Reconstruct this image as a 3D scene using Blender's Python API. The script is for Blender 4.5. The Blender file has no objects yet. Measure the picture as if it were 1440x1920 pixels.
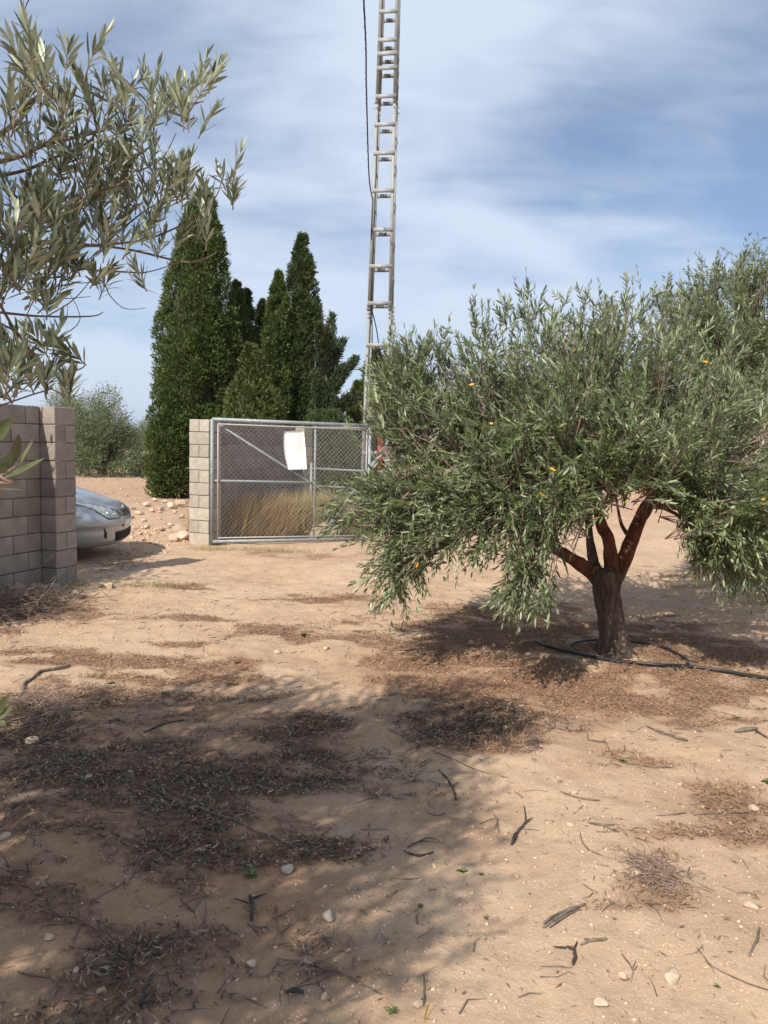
import bpy, bmesh, math, random
import numpy as np
from mathutils import Matrix, Vector, Euler

# ------------------------------------------------------------------ camera, sky, sun, exposure
scene = bpy.context.scene
C = scene.collection
R = math.radians
PITCH, ROLL, CAMH, FPX = 5.15, 1.4, 1.64, 1386.0
cam_data = bpy.data.cameras.new('camera')
cam = bpy.data.objects.new('camera', cam_data)
C.objects.link(cam)
cam_data.sensor_fit = 'VERTICAL'; cam_data.sensor_height = 36.0
cam_data.lens = FPX / 1920 * 36.0
cam_data.clip_start = 0.05; cam_data.clip_end = 20000
CM = Matrix.Rotation(R(90 - PITCH), 4, 'X') @ Matrix.Rotation(R(ROLL), 4, 'Z')
cam.matrix_world = Matrix.Translation((0, 0, CAMH)) @ CM
scene.camera = cam

SUN_AZ = (-0.507, -0.862); SUN_EL = 43.0
world = bpy.data.worlds.new('World'); scene.world = world; world.use_nodes = True
nt = world.node_tree; nt.nodes.clear()
def wn(t, **k):
    n = nt.nodes.new(t)
    for a, b in k.items(): setattr(n, a, b)
    return n
wo = wn('ShaderNodeOutputWorld'); bg = wn('ShaderNodeBackground'); bg.inputs[1].default_value = 0.10
sky = wn('ShaderNodeTexSky', sky_type='NISHITA'); sky.sun_disc = False
sky.sun_elevation = R(SUN_EL); sky.sun_rotation = math.atan2(SUN_AZ[0], SUN_AZ[1])
sky.altitude = 300; sky.air_density = 1.0; sky.dust_density = 0.3; sky.ozone_density = 4.0
tc = wn('ShaderNodeTexCoord'); sep = wn('ShaderNodeSeparateXYZ')
nt.links.new(tc.outputs['Generated'], sep.inputs[0])
def wm(op, a, b=None, clamp=False):
    n = wn('ShaderNodeMath', operation=op); n.use_clamp = clamp
    for i, v in enumerate((a, b)):
        if v is None: continue
        if isinstance(v, (int, float)): n.inputs[i].default_value = v
        else: nt.links.new(v, n.inputs[i])
    return n.outputs[0]
zc = wm('ADD', wm('MAXIMUM', sep.outputs[2], 0.0), 0.30)      # thin high cloud seen as a flat layer far above
cx_ = wm('DIVIDE', sep.outputs[0], zc); cy_ = wm('DIVIDE', sep.outputs[1], zc)
comb = wn('ShaderNodeCombineXYZ'); nt.links.new(cx_, comb.inputs[0]); nt.links.new(cy_, comb.inputs[1])
def cloud(scale, rot, loc, detail, rough, dist, sy):
    mp = wn('ShaderNodeMapping'); mp.inputs['Rotation'].default_value = (0, 0, R(rot))
    mp.inputs['Location'].default_value = loc; mp.inputs['Scale'].default_value = (1, sy, 1)
    nt.links.new(comb.outputs[0], mp.inputs[0])
    nz = wn('ShaderNodeTexNoise'); nz.inputs['Scale'].default_value = scale; nz.inputs['Detail'].default_value = detail
    nz.inputs['Roughness'].default_value = rough; nz.inputs['Distortion'].default_value = dist
    nt.links.new(mp.outputs[0], nz.inputs['Vector']); return nz.outputs[0]
c1 = cloud(1.0, 75, (2.3, 0.4, 0), 3, 0.42, 0.3, 1.1)
c2 = cloud(2.3, 83, (5.1, 1.2, 3), 4, 0.42, 0.6, 1.9)
c3 = cloud(7, 89, (1.1, 7.2, 6), 4, 0.5, 0.6, 2.4)
mixv = wm('ADD', wm('ADD', wm('MULTIPLY', c1, 0.62), wm('MULTIPLY', c2, 0.28)), wm('MULTIPLY', c3, 0.10))
mixv = wm('ADD', mixv, wm('MULTIPLY', wm('SUBTRACT', 1.0, sep.outputs[2]), 0.07))
mr = wn('ShaderNodeMapRange'); mr.interpolation_type = 'SMOOTHSTEP'
nt.links.new(mixv, mr.inputs[0]); mr.inputs[1].default_value = 0.37; mr.inputs[2].default_value = 0.62
mr.inputs[3].default_value = 0.12; mr.inputs[4].default_value = 0.96
cm_ = wn('ShaderNodeMix', data_type='RGBA')
nt.links.new(mr.outputs[0], cm_.inputs[0]); nt.links.new(sky.outputs[0], cm_.inputs[6])
cm_.inputs[7].default_value = (5.9, 6.75, 8.1, 1)
nt.links.new(cm_.outputs[2], bg.inputs[0]); nt.links.new(bg.outputs[0], wo.inputs[0])

sd = bpy.data.lights.new('sun', 'SUN'); sd.energy = 5.0; sd.angle = R(0.53); sd.color = (1.0, 0.92, 0.81)
so = bpy.data.objects.new('sun', sd); C.objects.link(so)
SUNV = Vector((SUN_AZ[0] * math.cos(R(SUN_EL)), SUN_AZ[1] * math.cos(R(SUN_EL)), math.sin(R(SUN_EL)))).normalized()
so.rotation_euler = SUNV.to_track_quat('Z', 'Y').to_euler()
vs = scene.view_settings
vs.view_transform = 'Standard'; vs.look = 'None'; vs.exposure = 0.26; vs.gamma = 1.0; vs.use_curve_mapping = False
scene.cycles.max_bounces = 6; scene.cycles.transparent_max_bounces = 8

# ------------------------------------------------------------------ helpers
def ray(px, py):
    d = CM.to_3x3() @ Vector(((px - 720) / FPX, -(py - 960) / FPX, -1.0)); return d
def P(px, py, Y):                       # the point on that sight line at depth Y
    d = ray(px, py); return np.array((d.x / d.y * Y, Y, CAMH + d.z / d.y * Y))
def G(px, py, z=0.0):                   # the point of the ground on that sight line
    d = ray(px, py); k = (z - CAMH) / d.z; return np.array((d.x * k, d.y * k, z))
CMI = np.array(CM.to_3x3().inverted())
def proj(p):                            # world points -> (px, py, depth)
    q = (np.asarray(p, float) - np.array((0, 0, CAMH))) @ CMI.T
    d = np.where(-q[..., 2] > 1e-3, -q[..., 2], 1e-3)
    return 720 + FPX * q[..., 0] / d, 960 - FPX * q[..., 1] / d, -q[..., 2]

def _h(ix, iy, iz, seed):
    n = (ix * 374761393 + iy * 668265263 + iz * 2147483647 + seed * 1274126177) & 0xFFFFFFFF
    n = ((n ^ (n >> 13)) * 1274126177) & 0xFFFFFFFF
    return ((n ^ (n >> 16)) & 0xFFFF) / 65535.0
def noise3(p, seed=0):
    p = np.asarray(p, float); i = np.floor(p).astype(np.int64); f = p - i; f = f * f * (3 - 2 * f)
    r = 0
    for dx in (0, 1):
        wx = f[..., 0] if dx else 1 - f[..., 0]
        for dy in (0, 1):
            wy = f[..., 1] if dy else 1 - f[..., 1]
            for dz in (0, 1):
                wz = f[..., 2] if dz else 1 - f[..., 2]
                r = r + wx * wy * wz * _h(i[..., 0] + dx, i[..., 1] + dy, i[..., 2] + dz, seed)
    return r
def fbm(p, oct=4, seed=0):
    a, s, t = 0.5, 0.0, 0.0; p = np.asarray(p, float)
    for k in range(oct):
        s = s + a * noise3(p * 2 ** k, seed + k * 17); t += a; a *= 0.5
    return s / t
def xy(x, y, sc):
    return np.stack([np.asarray(x) * sc, np.asarray(y) * sc, np.zeros_like(np.asarray(x, float))], -1)
def norm(v): return v / np.maximum(np.linalg.norm(v, axis=-1, keepdims=True), 1e-9)

def new_mesh(name, verts, faces, mat=None, smooth=False):
    """faces: list of (n,k) integer arrays"""
    me = bpy.data.meshes.new(name); verts = np.asarray(verts, np.float32)
    me.vertices.add(len(verts)); me.vertices.foreach_set('co', verts.ravel())
    faces = [np.asarray(f, np.int32) for f in faces if len(f)]
    li = np.concatenate([f.ravel() for f in faces]); cnt = np.concatenate([np.full(len(f), f.shape[1], np.int32) for f in faces])
    me.loops.add(len(li)); me.loops.foreach_set('vertex_index', li)
    me.polygons.add(len(cnt)); st = np.concatenate([[0], np.cumsum(cnt)[:-1]]).astype(np.int32)
    me.polygons.foreach_set('loop_start', st); me.polygons.foreach_set('loop_total', cnt)
    if smooth: me.polygons.foreach_set('use_smooth', np.ones(len(cnt), bool))
    me.update(calc_edges=True); me.validate()
    if mat: me.materials.append(mat)
    return me
def obj(name, me, parent=None, loc=None, rot=None):
    o = bpy.data.objects.new(name, me); C.objects.link(o)
    if parent is not None: o.parent = parent
    if loc is not None: o.location = loc
    if rot is not None: o.rotation_euler = rot
    return o
def tag(o, label=None, cat=None, group=None, kind=None):
    if label: o['label'] = label
    if cat: o['category'] = cat
    if group: o['group'] = group
    if kind: o['kind'] = kind
    return o
def thing(name, label, cat, loc=(0, 0, 0), rz=0.0, group=None):
    o = bpy.data.objects.new(name, None); C.objects.link(o); o.empty_display_size = 0.1
    o.location = loc; o.rotation_euler = (0, 0, rz); return tag(o, label, cat, group)

def leaf_arrays(B, D, N, L, W, bend, n4=True):
    """B base, D direction, N upper side; returns verts and triangles of slender leaves"""
    n = len(B); D = norm(D); N = norm(N - (N * D).sum(1, keepdims=True) * D); S = np.cross(D, N)
    L = np.asarray(L)[:, None]; W = np.asarray(W)[:, None]; bend = np.asarray(bend)[:, None]
    V = []
    if n4:
        for t, w in ((0, 0), (.3, -1), (.3, 1), (.72, -.8), (.72, .8), (1, 0)):
            V.append(B + D * L * t + N * (L * bend * t * t + abs(w) * W * .12) + S * W * .5 * w)
        tri = np.array([(0, 2, 1), (1, 2, 4), (1, 4, 3), (3, 4, 5)])
    else:
        for t, w in ((0, 0), (.5, -1), (.5, 1), (1, 0)):
            V.append(B + D * L * t + N * L * bend * t * t + S * W * .5 * w)
        tri = np.array([(0, 2, 1), (1, 2, 3)])
    k = len(V); V = np.stack(V, 1).reshape(-1, 3)
    F = (tri[None] + (np.arange(n) * k)[:, None, None]).reshape(-1, 3)
    return V, F
def big_leaf_arrays(B, D, N, L, W, bend):
    """leaves seen close: rounded outline, midrib fold, 13 vertices"""
    n = len(B); D = norm(D); N = norm(N - (N * D).sum(1, keepdims=True) * D); S = np.cross(D, N)
    L = np.asarray(L)[:, None]; W = np.asarray(W)[:, None]; bend = np.asarray(bend)[:, None]
    V = [B]
    for t, w in ((.14, .45), (.36, .95), (.6, 1.0), (.84, .55)):
        c = B + D * L * t + N * L * bend * t * t
        V += [c - S * W * .5 * w + N * W * .13 * w, c, c + S * W * .5 * w + N * W * .13 * w]
    V.append(B + D * L + N * L * bend)
    f = [(0, 2, 1), (0, 3, 2)]
    for k in range(3):
        a = 1 + 3 * k
        f += [(a, a + 1, a + 4), (a, a + 4, a + 3), (a + 1, a + 2, a + 5), (a + 1, a + 5, a + 4)]
    f += [(10, 11, 13), (11, 12, 13)]
    k = 14; V = np.stack(V, 1).reshape(-1, 3); f = np.array(f)
    return V, (f[None] + (np.arange(n) * k)[:, None, None]).reshape(-1, 3)
def segs(A, B, ra, rb, sides=3):
    """many straight tapered tubes at once"""
    A = np.asarray(A, float); B = np.asarray(B, float); n = len(A); D = norm(B - A)
    up = np.where(np.abs(D[:, 2:3]) > .9, np.array([[1., 0, 0]]), np.array([[0, 0, 1.]]))
    U = norm(np.cross(D, up)); W = np.cross(D, U)
    ra = np.broadcast_to(ra, (n,))[:, None]; rb = np.broadcast_to(rb, (n,))[:, None]
    V = []
    for k in range(sides):
        a = 2 * math.pi * k / sides; V.append(A + (U * math.cos(a) + W * math.sin(a)) * ra)
    for k in range(sides):
        a = 2 * math.pi * k / sides; V.append(B + (U * math.cos(a) + W * math.sin(a)) * rb)
    V = np.stack(V, 1).reshape(-1, 3)
    f = np.array([(k, (k + 1) % sides, sides + (k + 1) % sides, sides + k) for k in range(sides)])
    return V, (f[None] + (np.arange(n) * 2 * sides)[:, None, None]).reshape(-1, 4)
def tube(pts, rad, sides=10, rough=0.0, seed=0, cap=True, sub=1, fr=14.0):
    """one bent tapering tube through the points (smoothed), optional bark roughness; returns verts, [quads, tris]"""
    pts = np.asarray(pts, float); rad = np.asarray(rad, float)
    if sub > 1:
        n = len(pts); T = np.linspace(0, n - 1, (n - 1) * sub + 1); out = []; ro = []
        for t in T:
            i = min(int(t), n - 2); f = t - i
            p0, p1, p2, p3 = pts[max(i - 1, 0)], pts[i], pts[i + 1], pts[min(i + 2, n - 1)]
            out.append(.5 * ((2 * p1) + (-p0 + p2) * f + (2 * p0 - 5 * p1 + 4 * p2 - p3) * f ** 2 + (-p0 + 3 * p1 - 3 * p2 + p3) * f ** 3))
            ro.append(rad[i] * (1 - f) + rad[i + 1] * f)
        pts = np.array(out); rad = np.array(ro)
    n = len(pts); T = norm(np.gradient(pts, axis=0))
    u = np.cross(T[0], (0, 0, 1.0) if abs(T[0][2]) < .9 else (1.0, 0, 0)); u /= np.linalg.norm(u)
    V = []
    for i in range(n):
        u = u - T[i] * (u @ T[i]); u /= np.linalg.norm(u); w = np.cross(T[i], u)
        for k in range(sides):
            a = 2 * math.pi * k / sides; V.append(pts[i] + (u * math.cos(a) + w * math.sin(a)) * rad[i])
    V = np.array(V)
    if rough:
        c = np.repeat(pts, sides, 0); rr = np.repeat(rad, sides)
        nz = fbm(V * np.array([fr, fr, fr * .35]), 3, seed) - .5
        V = c + (V - c) * (1 + nz[:, None] * rough * 2)
    Q = [(i * sides + k, i * sides + (k + 1) % sides, (i + 1) * sides + (k + 1) % sides, (i + 1) * sides + k) for i in range(n - 1) for k in range(sides)]
    Tt = []
    if cap:
        V = np.vstack([V, pts[0] - T[0] * rad[0] * .3, pts[-1] + T[-1] * rad[-1] * .35]); a, b = len(V) - 2, len(V) - 1
        Tt = [(a, (k + 1) % sides, k) for k in range(sides)] + [(b, (n - 1) * sides + k, (n - 1) * sides + (k + 1) % sides) for k in range(sides)]
    return V, [np.array(Q), np.array(Tt)] if Tt else [np.array(Q)]
class Bag:
    """collects pieces into one mesh"""
    def __init__(s): s.v = []; s.f = {}; s.n = 0
    def add(s, V, F):
        if not isinstance(F, list): F = [F]
        for f in F:
            if len(f): s.f.setdefault(np.asarray(f).shape[1], []).append(np.asarray(f) + s.n)
        s.v.append(np.asarray(V)); s.n += len(V); return s
    def box(s, lo, hi, M=None):
        x0, y0, z0 = lo; x1, y1, z1 = hi
        V = np.array([(x0, y0, z0), (x1, y0, z0), (x1, y1, z0), (x0, y1, z0), (x0, y0, z1), (x1, y0, z1), (x1, y1, z1), (x0, y1, z1)], float)
        if M is not None: V = V @ np.array(M.to_3x3()).T + np.array(M.translation)
        return s.add(V, np.array([(0, 3, 2, 1), (4, 5, 6, 7), (0, 1, 5, 4), (1, 2, 6, 5), (2, 3, 7, 6), (3, 0, 4, 7)]))
    def tube(s, *a, **k):
        V, F = tube(*a, **k); return s.add(V, F)
    def mesh(s, name, mat=None, smooth=False):
        return new_mesh(name, np.vstack(s.v), [np.vstack(x) for x in s.f.values()], mat, smooth)

# ------------------------------------------------------------------ materials
def mat(name, col, rough=0.8, metal=0.0, var=0.0, nscale=6.0, col2=None, bump=0.0, bscale=40.0, spec=0.3, island=0.0, coat=0.0, trans=0.0, back=None, hue=0.0, stretch=1.0):
    m = bpy.data.materials.new(name); m.use_nodes = True; t = m.node_tree; t.nodes.clear()
    N = lambda ty: t.nodes.new(ty); Lk = t.links.new
    out = N('ShaderNodeOutputMaterial'); b = N('ShaderNodeBsdfPrincipled')
    b.inputs['Roughness'].default_value = rough; b.inputs['Metallic'].default_value = metal
    b.inputs['Specular IOR Level'].default_value = spec; b.inputs['Coat Weight'].default_value = coat
    cur = N('ShaderNodeRGB'); cur.outputs[0].default_value = (*col, 1); cur = cur.outputs[0]
    tcn = N('ShaderNodeMapping'); tcn.inputs['Scale'].default_value = (1, 1, stretch); tc0 = N('ShaderNodeTexCoord'); Lk(tc0.outputs['Object'], tcn.inputs[0])
    if col2 is not None:
        nz = N('ShaderNodeTexNoise'); nz.inputs['Scale'].default_value = nscale; nz.inputs['Detail'].default_value = 6; nz.inputs['Roughness'].default_value = .65
        Lk(tcn.outputs[0], nz.inputs['Vector'])
        r = N('ShaderNodeMapRange'); Lk(nz.outputs[0], r.inputs[0]); r.inputs[1].default_value = .38; r.inputs[2].default_value = .64
        mx = N('ShaderNodeMix'); mx.data_type = 'RGBA'; Lk(r.outputs[0], mx.inputs[0]); Lk(cur, mx.inputs[6]); mx.inputs[7].default_value = (*col2, 1); cur = mx.outputs[2]
    if back is not None:
        g = N('ShaderNodeNewGeometry'); mx = N('ShaderNodeMix'); mx.data_type = 'RGBA'; Lk(g.outputs['Backfacing'], mx.inputs[0]); Lk(cur, mx.inputs[6]); mx.inputs[7].default_value = (*back, 1); cur = mx.outputs[2]
    if island or hue:
        g = N('ShaderNodeNewGeometry'); oi = N('ShaderNodeObjectInfo'); ad = N('ShaderNodeMath'); ad.operation = 'ADD'
        Lk(g.outputs['Random Per Island'], ad.inputs[0]); Lk(oi.outputs['Random'], ad.inputs[1]); fr = N('ShaderNodeMath'); fr.operation = 'FRACT'; Lk(ad.outputs[0], fr.inputs[0])
        hs = N('ShaderNodeHueSaturation'); r = N('ShaderNodeMapRange'); Lk(fr.outputs[0], r.inputs[0]); r.inputs[3].default_value = 1 - island; r.inputs[4].default_value = 1 + island
        Lk(r.outputs[0], hs.inputs['Value'])
        m3 = N('ShaderNodeMath'); m3.operation = 'MULTIPLY'; Lk(fr.outputs[0], m3.inputs[0]); m3.inputs[1].default_value = 7.31; f3 = N('ShaderNodeMath'); f3.operation = 'FRACT'; Lk(m3.outputs[0], f3.inputs[0])
        r2 = N('ShaderNodeMapRange'); Lk(f3.outputs[0], r2.inputs[0]); r2.inputs[3].default_value = .5 - hue; r2.inputs[4].default_value = .5 + hue; Lk(r2.outputs[0], hs.inputs['Hue'])
        Lk(cur, hs.inputs['Color']); cur = hs.outputs[0]
    if bump:
        nb = N('ShaderNodeTexNoise'); nb.inputs['Scale'].default_value = bscale; nb.inputs['Detail'].default_value = 5; nb.inputs['Roughness'].default_value = .7
        Lk(tcn.outputs[0], nb.inputs['Vector']); bp = N('ShaderNodeBump'); bp.inputs['Strength'].default_value = 1.0; bp.inputs['Distance'].default_value = bump
        Lk(nb.outputs[0], bp.inputs['Height']); Lk(bp.outputs[0], b.inputs['Normal'])
    Lk(cur, b.inputs['Base Color']); sh = b.outputs[0]
    if trans:
        tr = N('ShaderNodeBsdfTranslucent'); Lk(cur, tr.inputs[0]); ms = N('ShaderNodeMixShader'); ms.inputs[0].default_value = trans
        Lk(sh, ms.inputs[1]); Lk(tr.outputs[0], ms.inputs[2]); sh = ms.outputs[0]
    Lk(sh, out.inputs[0]); return m

M = {}
M['leaf'] = mat('olive_leaf', (.108, .150, .055), .45, spec=.5, island=.5, hue=.025, trans=.15, back=(.30, .33, .20))
M['leaf_near'] = mat('olive_leaf_near', (.125, .15, .072), .40, spec=.55, island=.4, hue=.02, trans=.25, back=(.33, .36, .24))
M['leaf_far'] = mat('olive_leaf_far', (.10, .13, .052), .6, island=.3, hue=.02, back=(.25, .28, .17))
M['yellow_leaf'] = mat('yellow_leaf', (.75, .36, .03), .5, trans=.2)
M['olive'] = mat('olive_fruit', (.16, .24, .05), .35, spec=.5, island=.2)
M['twig'] = mat('twig_bark', (.25, .19, .145), .85, island=.25)
M['twig_near'] = mat('twig_bark_near', (.22, .155, .125), .8, island=.25)
M['bark'] = mat('olive_bark', (.065, .042, .032), .95, nscale=22, col2=(.17, .125, .098), bump=.02, bscale=45, stretch=.22)
M['bark_red'] = mat('reddish_limb_bark', (.085, .030, .016), .9, nscale=20, col2=(.19, .085, .05), stretch=.4, bump=.01, bscale=60)
M['lichen'] = mat('orange_lichen', (.50, .24, .035), .95, nscale=30, col2=(.20, .09, .03), bump=.008, bscale=90)
M['cyp'] = mat('cypress_spray', (.078, .112, .028), .65, island=.45, hue=.025, trans=.10)
M['cyp_dark'] = mat('cypress_spray_dark', (.06, .085, .028), .65, island=.4, hue=.02, trans=.08)
M['cyp_yel'] = mat('cypress_spray_yellowish', (.092, .11, .03), .65, island=.4, hue=.02, trans=.10)
M['cyp_grey'] = mat('cypress_spray_greyish', (.06, .085, .040), .65, island=.4, hue=.02, trans=.08)
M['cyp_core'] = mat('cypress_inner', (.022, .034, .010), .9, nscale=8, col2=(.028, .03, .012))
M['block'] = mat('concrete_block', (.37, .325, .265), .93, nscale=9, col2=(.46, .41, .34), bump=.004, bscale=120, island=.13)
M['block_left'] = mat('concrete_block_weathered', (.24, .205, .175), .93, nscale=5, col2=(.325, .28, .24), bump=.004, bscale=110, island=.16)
M['block_dark'] = mat('concrete_block_dark', (.17, .145, .135), .93, nscale=5, col2=(.23, .20, .185), bump=.004, bscale=110, island=.16)  # darker tone of the block colours, for the run behind the gate
M['mortar'] = mat('mortar', (.13, .11, .09), .95, nscale=20, col2=(.20, .17, .14), bump=.004, bscale=100)
M['galv'] = mat('galvanised_steel', (.33, .36, .37), .6, metal=.3, nscale=15, col2=(.24, .265, .275), island=.05)
M['wire'] = mat('fence_wire', (.40, .38, .36), .6, metal=.2)
M['pylon'] = mat('pylon_grey_steel', (.335, .34, .335), .65, metal=.2, nscale=9, col2=(.27, .275, .272), island=.06)
M['rust'] = mat('dark_marks', (.10, .09, .09), .7)
M['white'] = mat('white_sheet', (.88, .88, .87), .6)
M['cable'] = mat('black_cable', (.018, .020, .035), .5)
M['hose'] = mat('black_hose', (.012, .012, .016), .45, spec=.5)
M['red'] = mat('orange_red_plastic', (.62, .10, .045), .5, nscale=10, col2=(.50, .075, .035))
M['concrete'] = mat('rough_concrete', (.40, .32, .25), .95, nscale=12, col2=(.30, .23, .17), bump=.015, bscale=30)
M['stone'] = mat('limestone', (.46, .345, .245), .92, nscale=26, col2=(.55, .44, .33), bump=.004, bscale=60, island=.16)
M['stone_grey'] = mat('grey_stone', (.29, .25, .21), .9, nscale=18, col2=(.38, .33, .28), bump=.004, bscale=60)
M['pebble'] = mat('pebbles', (.50, .36, .25), .9, island=.34, hue=.014)
M['stick'] = mat('weathered_stick', (.115, .085, .065), .9, nscale=30, col2=(.23, .19, .155), bump=.003, bscale=90)
M['stick_black'] = mat('charred_bark', (.04, .036, .038), .85, nscale=30, col2=(.10, .085, .075), bump=.003, bscale=90)
M['litter'] = mat('dry_leaf_litter', (.110, .073, .046), .8, island=.6, hue=.015, back=(.23, .175, .12))
M['straw'] = mat('brown_straw_litter', (.27, .165, .10), .85, island=.5, hue=.015)
M['brush'] = mat('dry_brush', (.30, .215, .165), .85, island=.4)
M['grass'] = mat('golden_grass', (.42, .30, .15), .75, island=.35, hue=.015, trans=.2)
M['grass_grn'] = mat('yellow_green_grass', (.38, .31, .14), .75, island=.35, hue=.02, trans=.2)
M['dry_green'] = mat('half_dry_grass', (.30, .27, .12), .75, island=.4, hue=.03, trans=.15)
M['weed'] = mat('green_weed', (.13, .17, .055), .7, island=.3, hue=.02, trans=.15)
M['paint'] = mat('silver_car_paint', (.42, .44, .46), .38, metal=.6, coat=.5, spec=.5)
M['glass'] = mat('car_glass', (.03, .035, .04), .05, spec=.6)
M['lamp'] = mat('headlamp_glass', (.27, .31, .29), .16, metal=.3, coat=.8, spec=.6, nscale=14, col2=(.62, .66, .62))
M['black'] = mat('black_plastic', (.015, .015, .017), .5)
M['tyre'] = mat('tyre_rubber', (.022, .021, .020), .85)
M['chrome'] = mat('chrome', (.75, .76, .78), .12, metal=1.0)
M['plate'] = mat('number_plate_white', (.75, .75, .72), .4)
M['hill'] = mat('scrub_hill', (.085, .095, .06), .95, nscale=.004, col2=(.14, .12, .085))

# ------------------------------------------------------------------ ground
def gz(x, y):
    x = np.asarray(x, float); y = np.asarray(y, float)
    far = np.clip((y - 10) / 20, 0, 1)
    z = (fbm(xy(x, y, .55), 2, 3) - .5) * .07 + (fbm(xy(x, y, 2.6), 3, 9) - .5) * .05 + (fbm(xy(x, y, 9), 3, 19) - .5) * .026
    z = z * (1 - .3 * far)
    r = np.hypot(x - 1.86, y - 6.0); z = z + .05 * np.exp(-(r / .7) ** 2)
    return z
def blob_set(items):
    out = []
    for px, py, rx, ry, *w in items:
        c = G(px, py); a = G(px, py - ry); b = G(px, py + ry)
        out.append((c[0], (a[1] + b[1]) / 2, rx / FPX * c[1], (a[1] - b[1]) / 2, w[0] if w else 1.0))
    return out
def blobs(x, y, items):
    m = np.zeros_like(x)
    for cx, cy, rx, ry, w in items:
        d = np.sqrt(((x - cx) / rx) ** 2 + ((y - cy) / ry) ** 2)
        m = np.maximum(m, w * np.clip(1.45 - d, 0, 1))
    return m
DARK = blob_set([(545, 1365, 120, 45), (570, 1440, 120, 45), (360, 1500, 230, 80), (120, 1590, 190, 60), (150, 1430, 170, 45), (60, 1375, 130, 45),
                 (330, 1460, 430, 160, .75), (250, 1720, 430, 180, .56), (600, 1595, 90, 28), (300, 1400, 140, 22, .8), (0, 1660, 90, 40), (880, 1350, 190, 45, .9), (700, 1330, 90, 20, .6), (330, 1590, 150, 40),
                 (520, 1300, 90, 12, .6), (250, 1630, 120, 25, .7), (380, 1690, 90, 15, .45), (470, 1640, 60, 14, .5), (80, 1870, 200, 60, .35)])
STRAW = blob_set([(950, 1200, 260, 60), (1150, 1290, 330, 60), (820, 1260, 120, 50), (1350, 1240, 190, 75), (230, 1245, 250, 14), (330, 1275, 150, 14),
                  (600, 1190, 140, 16), (630, 1127, 130, 9), (110, 1330, 140, 50), (60, 1225, 90, 12), (900, 1390, 150, 25), (560, 1040, 120, 9, .6),
                  (1260, 1610, 60, 30, .9), (1330, 1560, 150, 30, .8), (1390, 1500, 110, 30, .75), (1300, 1540, 170, 24, .75), (1300, 1700, 160, 60, .5), (1150, 1420, 120, 18, .55), (1240, 1650, 40, 18, .7),
                  (1390, 1090, 150, 30, .7), (300, 1212, 100, 7, .6), (290, 1165, 70, 5, .7), (400, 1160, 60, 5, .6), (60, 1150, 110, 28, .9), (340, 1100, 80, 6, .6)])
def masks(x, y):
    n1 = .72 * fbm(xy(x, y, 2.6) * np.array([1, 1.9, 1]), 4, 31) + .28 * fbm(xy(x, y, 13) * np.array([1, 1.6, 1]), 3, 33); n2 = fbm(xy(x, y, 3.1) * np.array([1, 1.8, 1]), 4, 57)
    bd, bs = blobs(x, y, DARK), blobs(x, y, STRAW)
    d = np.clip((bd + (n1 - .5) * 3.0 - .22) * 1.05, 0, 1) * np.clip(bd * 5, 0, 1); s = np.clip((bs + (n2 - .5) * 2.4 - .30) * 1.8, 0, 1) * np.clip(bs * 5, 0, 1)
    return d, s
def axis(lo, hi, st, far_lo, far_hi, g=1.18):
    a = list(np.arange(lo, hi + 1e-6, st)); s = st
    while a[-1] < far_hi: s *= g; a.append(a[-1] + s)
    s = st; b = [lo]
    while b[-1] > far_lo: s *= g; b.append(b[-1] - s)
    return np.array(b[:0:-1] + a)
gx = axis(-4.6, 5.2, .026, -2500, 2500); gy = axis(1.1, 9.5, .024, -300, 6000, 1.09)
GX, GY = np.meshgrid(gx, gy); nx, ny = len(gx), len(gy)
fx, fy = GX.ravel(), GY.ravel()
nearm = np.exp(-np.maximum(0, np.hypot(fx, fy) - 45) / 60)
GZ = gz(fx, fy) * nearm + (fbm(xy(fx, fy, 38), 2, 77) - .5) * .005 * (fy < 11) * (np.abs(fx) < 6)
I = np.arange(nx * ny).reshape(ny, nx)
Q = np.stack([I[:-1, :-1], I[:-1, 1:], I[1:, 1:], I[1:, :-1]], -1).reshape(-1, 4)
gm = new_mesh('ground', np.stack([fx, fy, GZ], 1), [Q], None, True)
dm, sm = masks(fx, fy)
hm = np.clip(blobs(fx, fy, blob_set([(300, 1520, 520, 220, .9), (250, 1760, 520, 260, .9), (900, 1300, 300, 90, .7)])) + (fbm(xy(fx, fy, 3.3), 4, 91) - .5) * 1.1, 0, 1)  # reddish soil tint that also paints the foreground shade darker and warmer
for nm, val in (('dark_litter', dm), ('straw', sm), ('humus_shade', hm)):
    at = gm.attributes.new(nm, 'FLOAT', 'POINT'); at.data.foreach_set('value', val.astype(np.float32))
ground = tag(obj('ground', gm), kind='structure')
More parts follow.
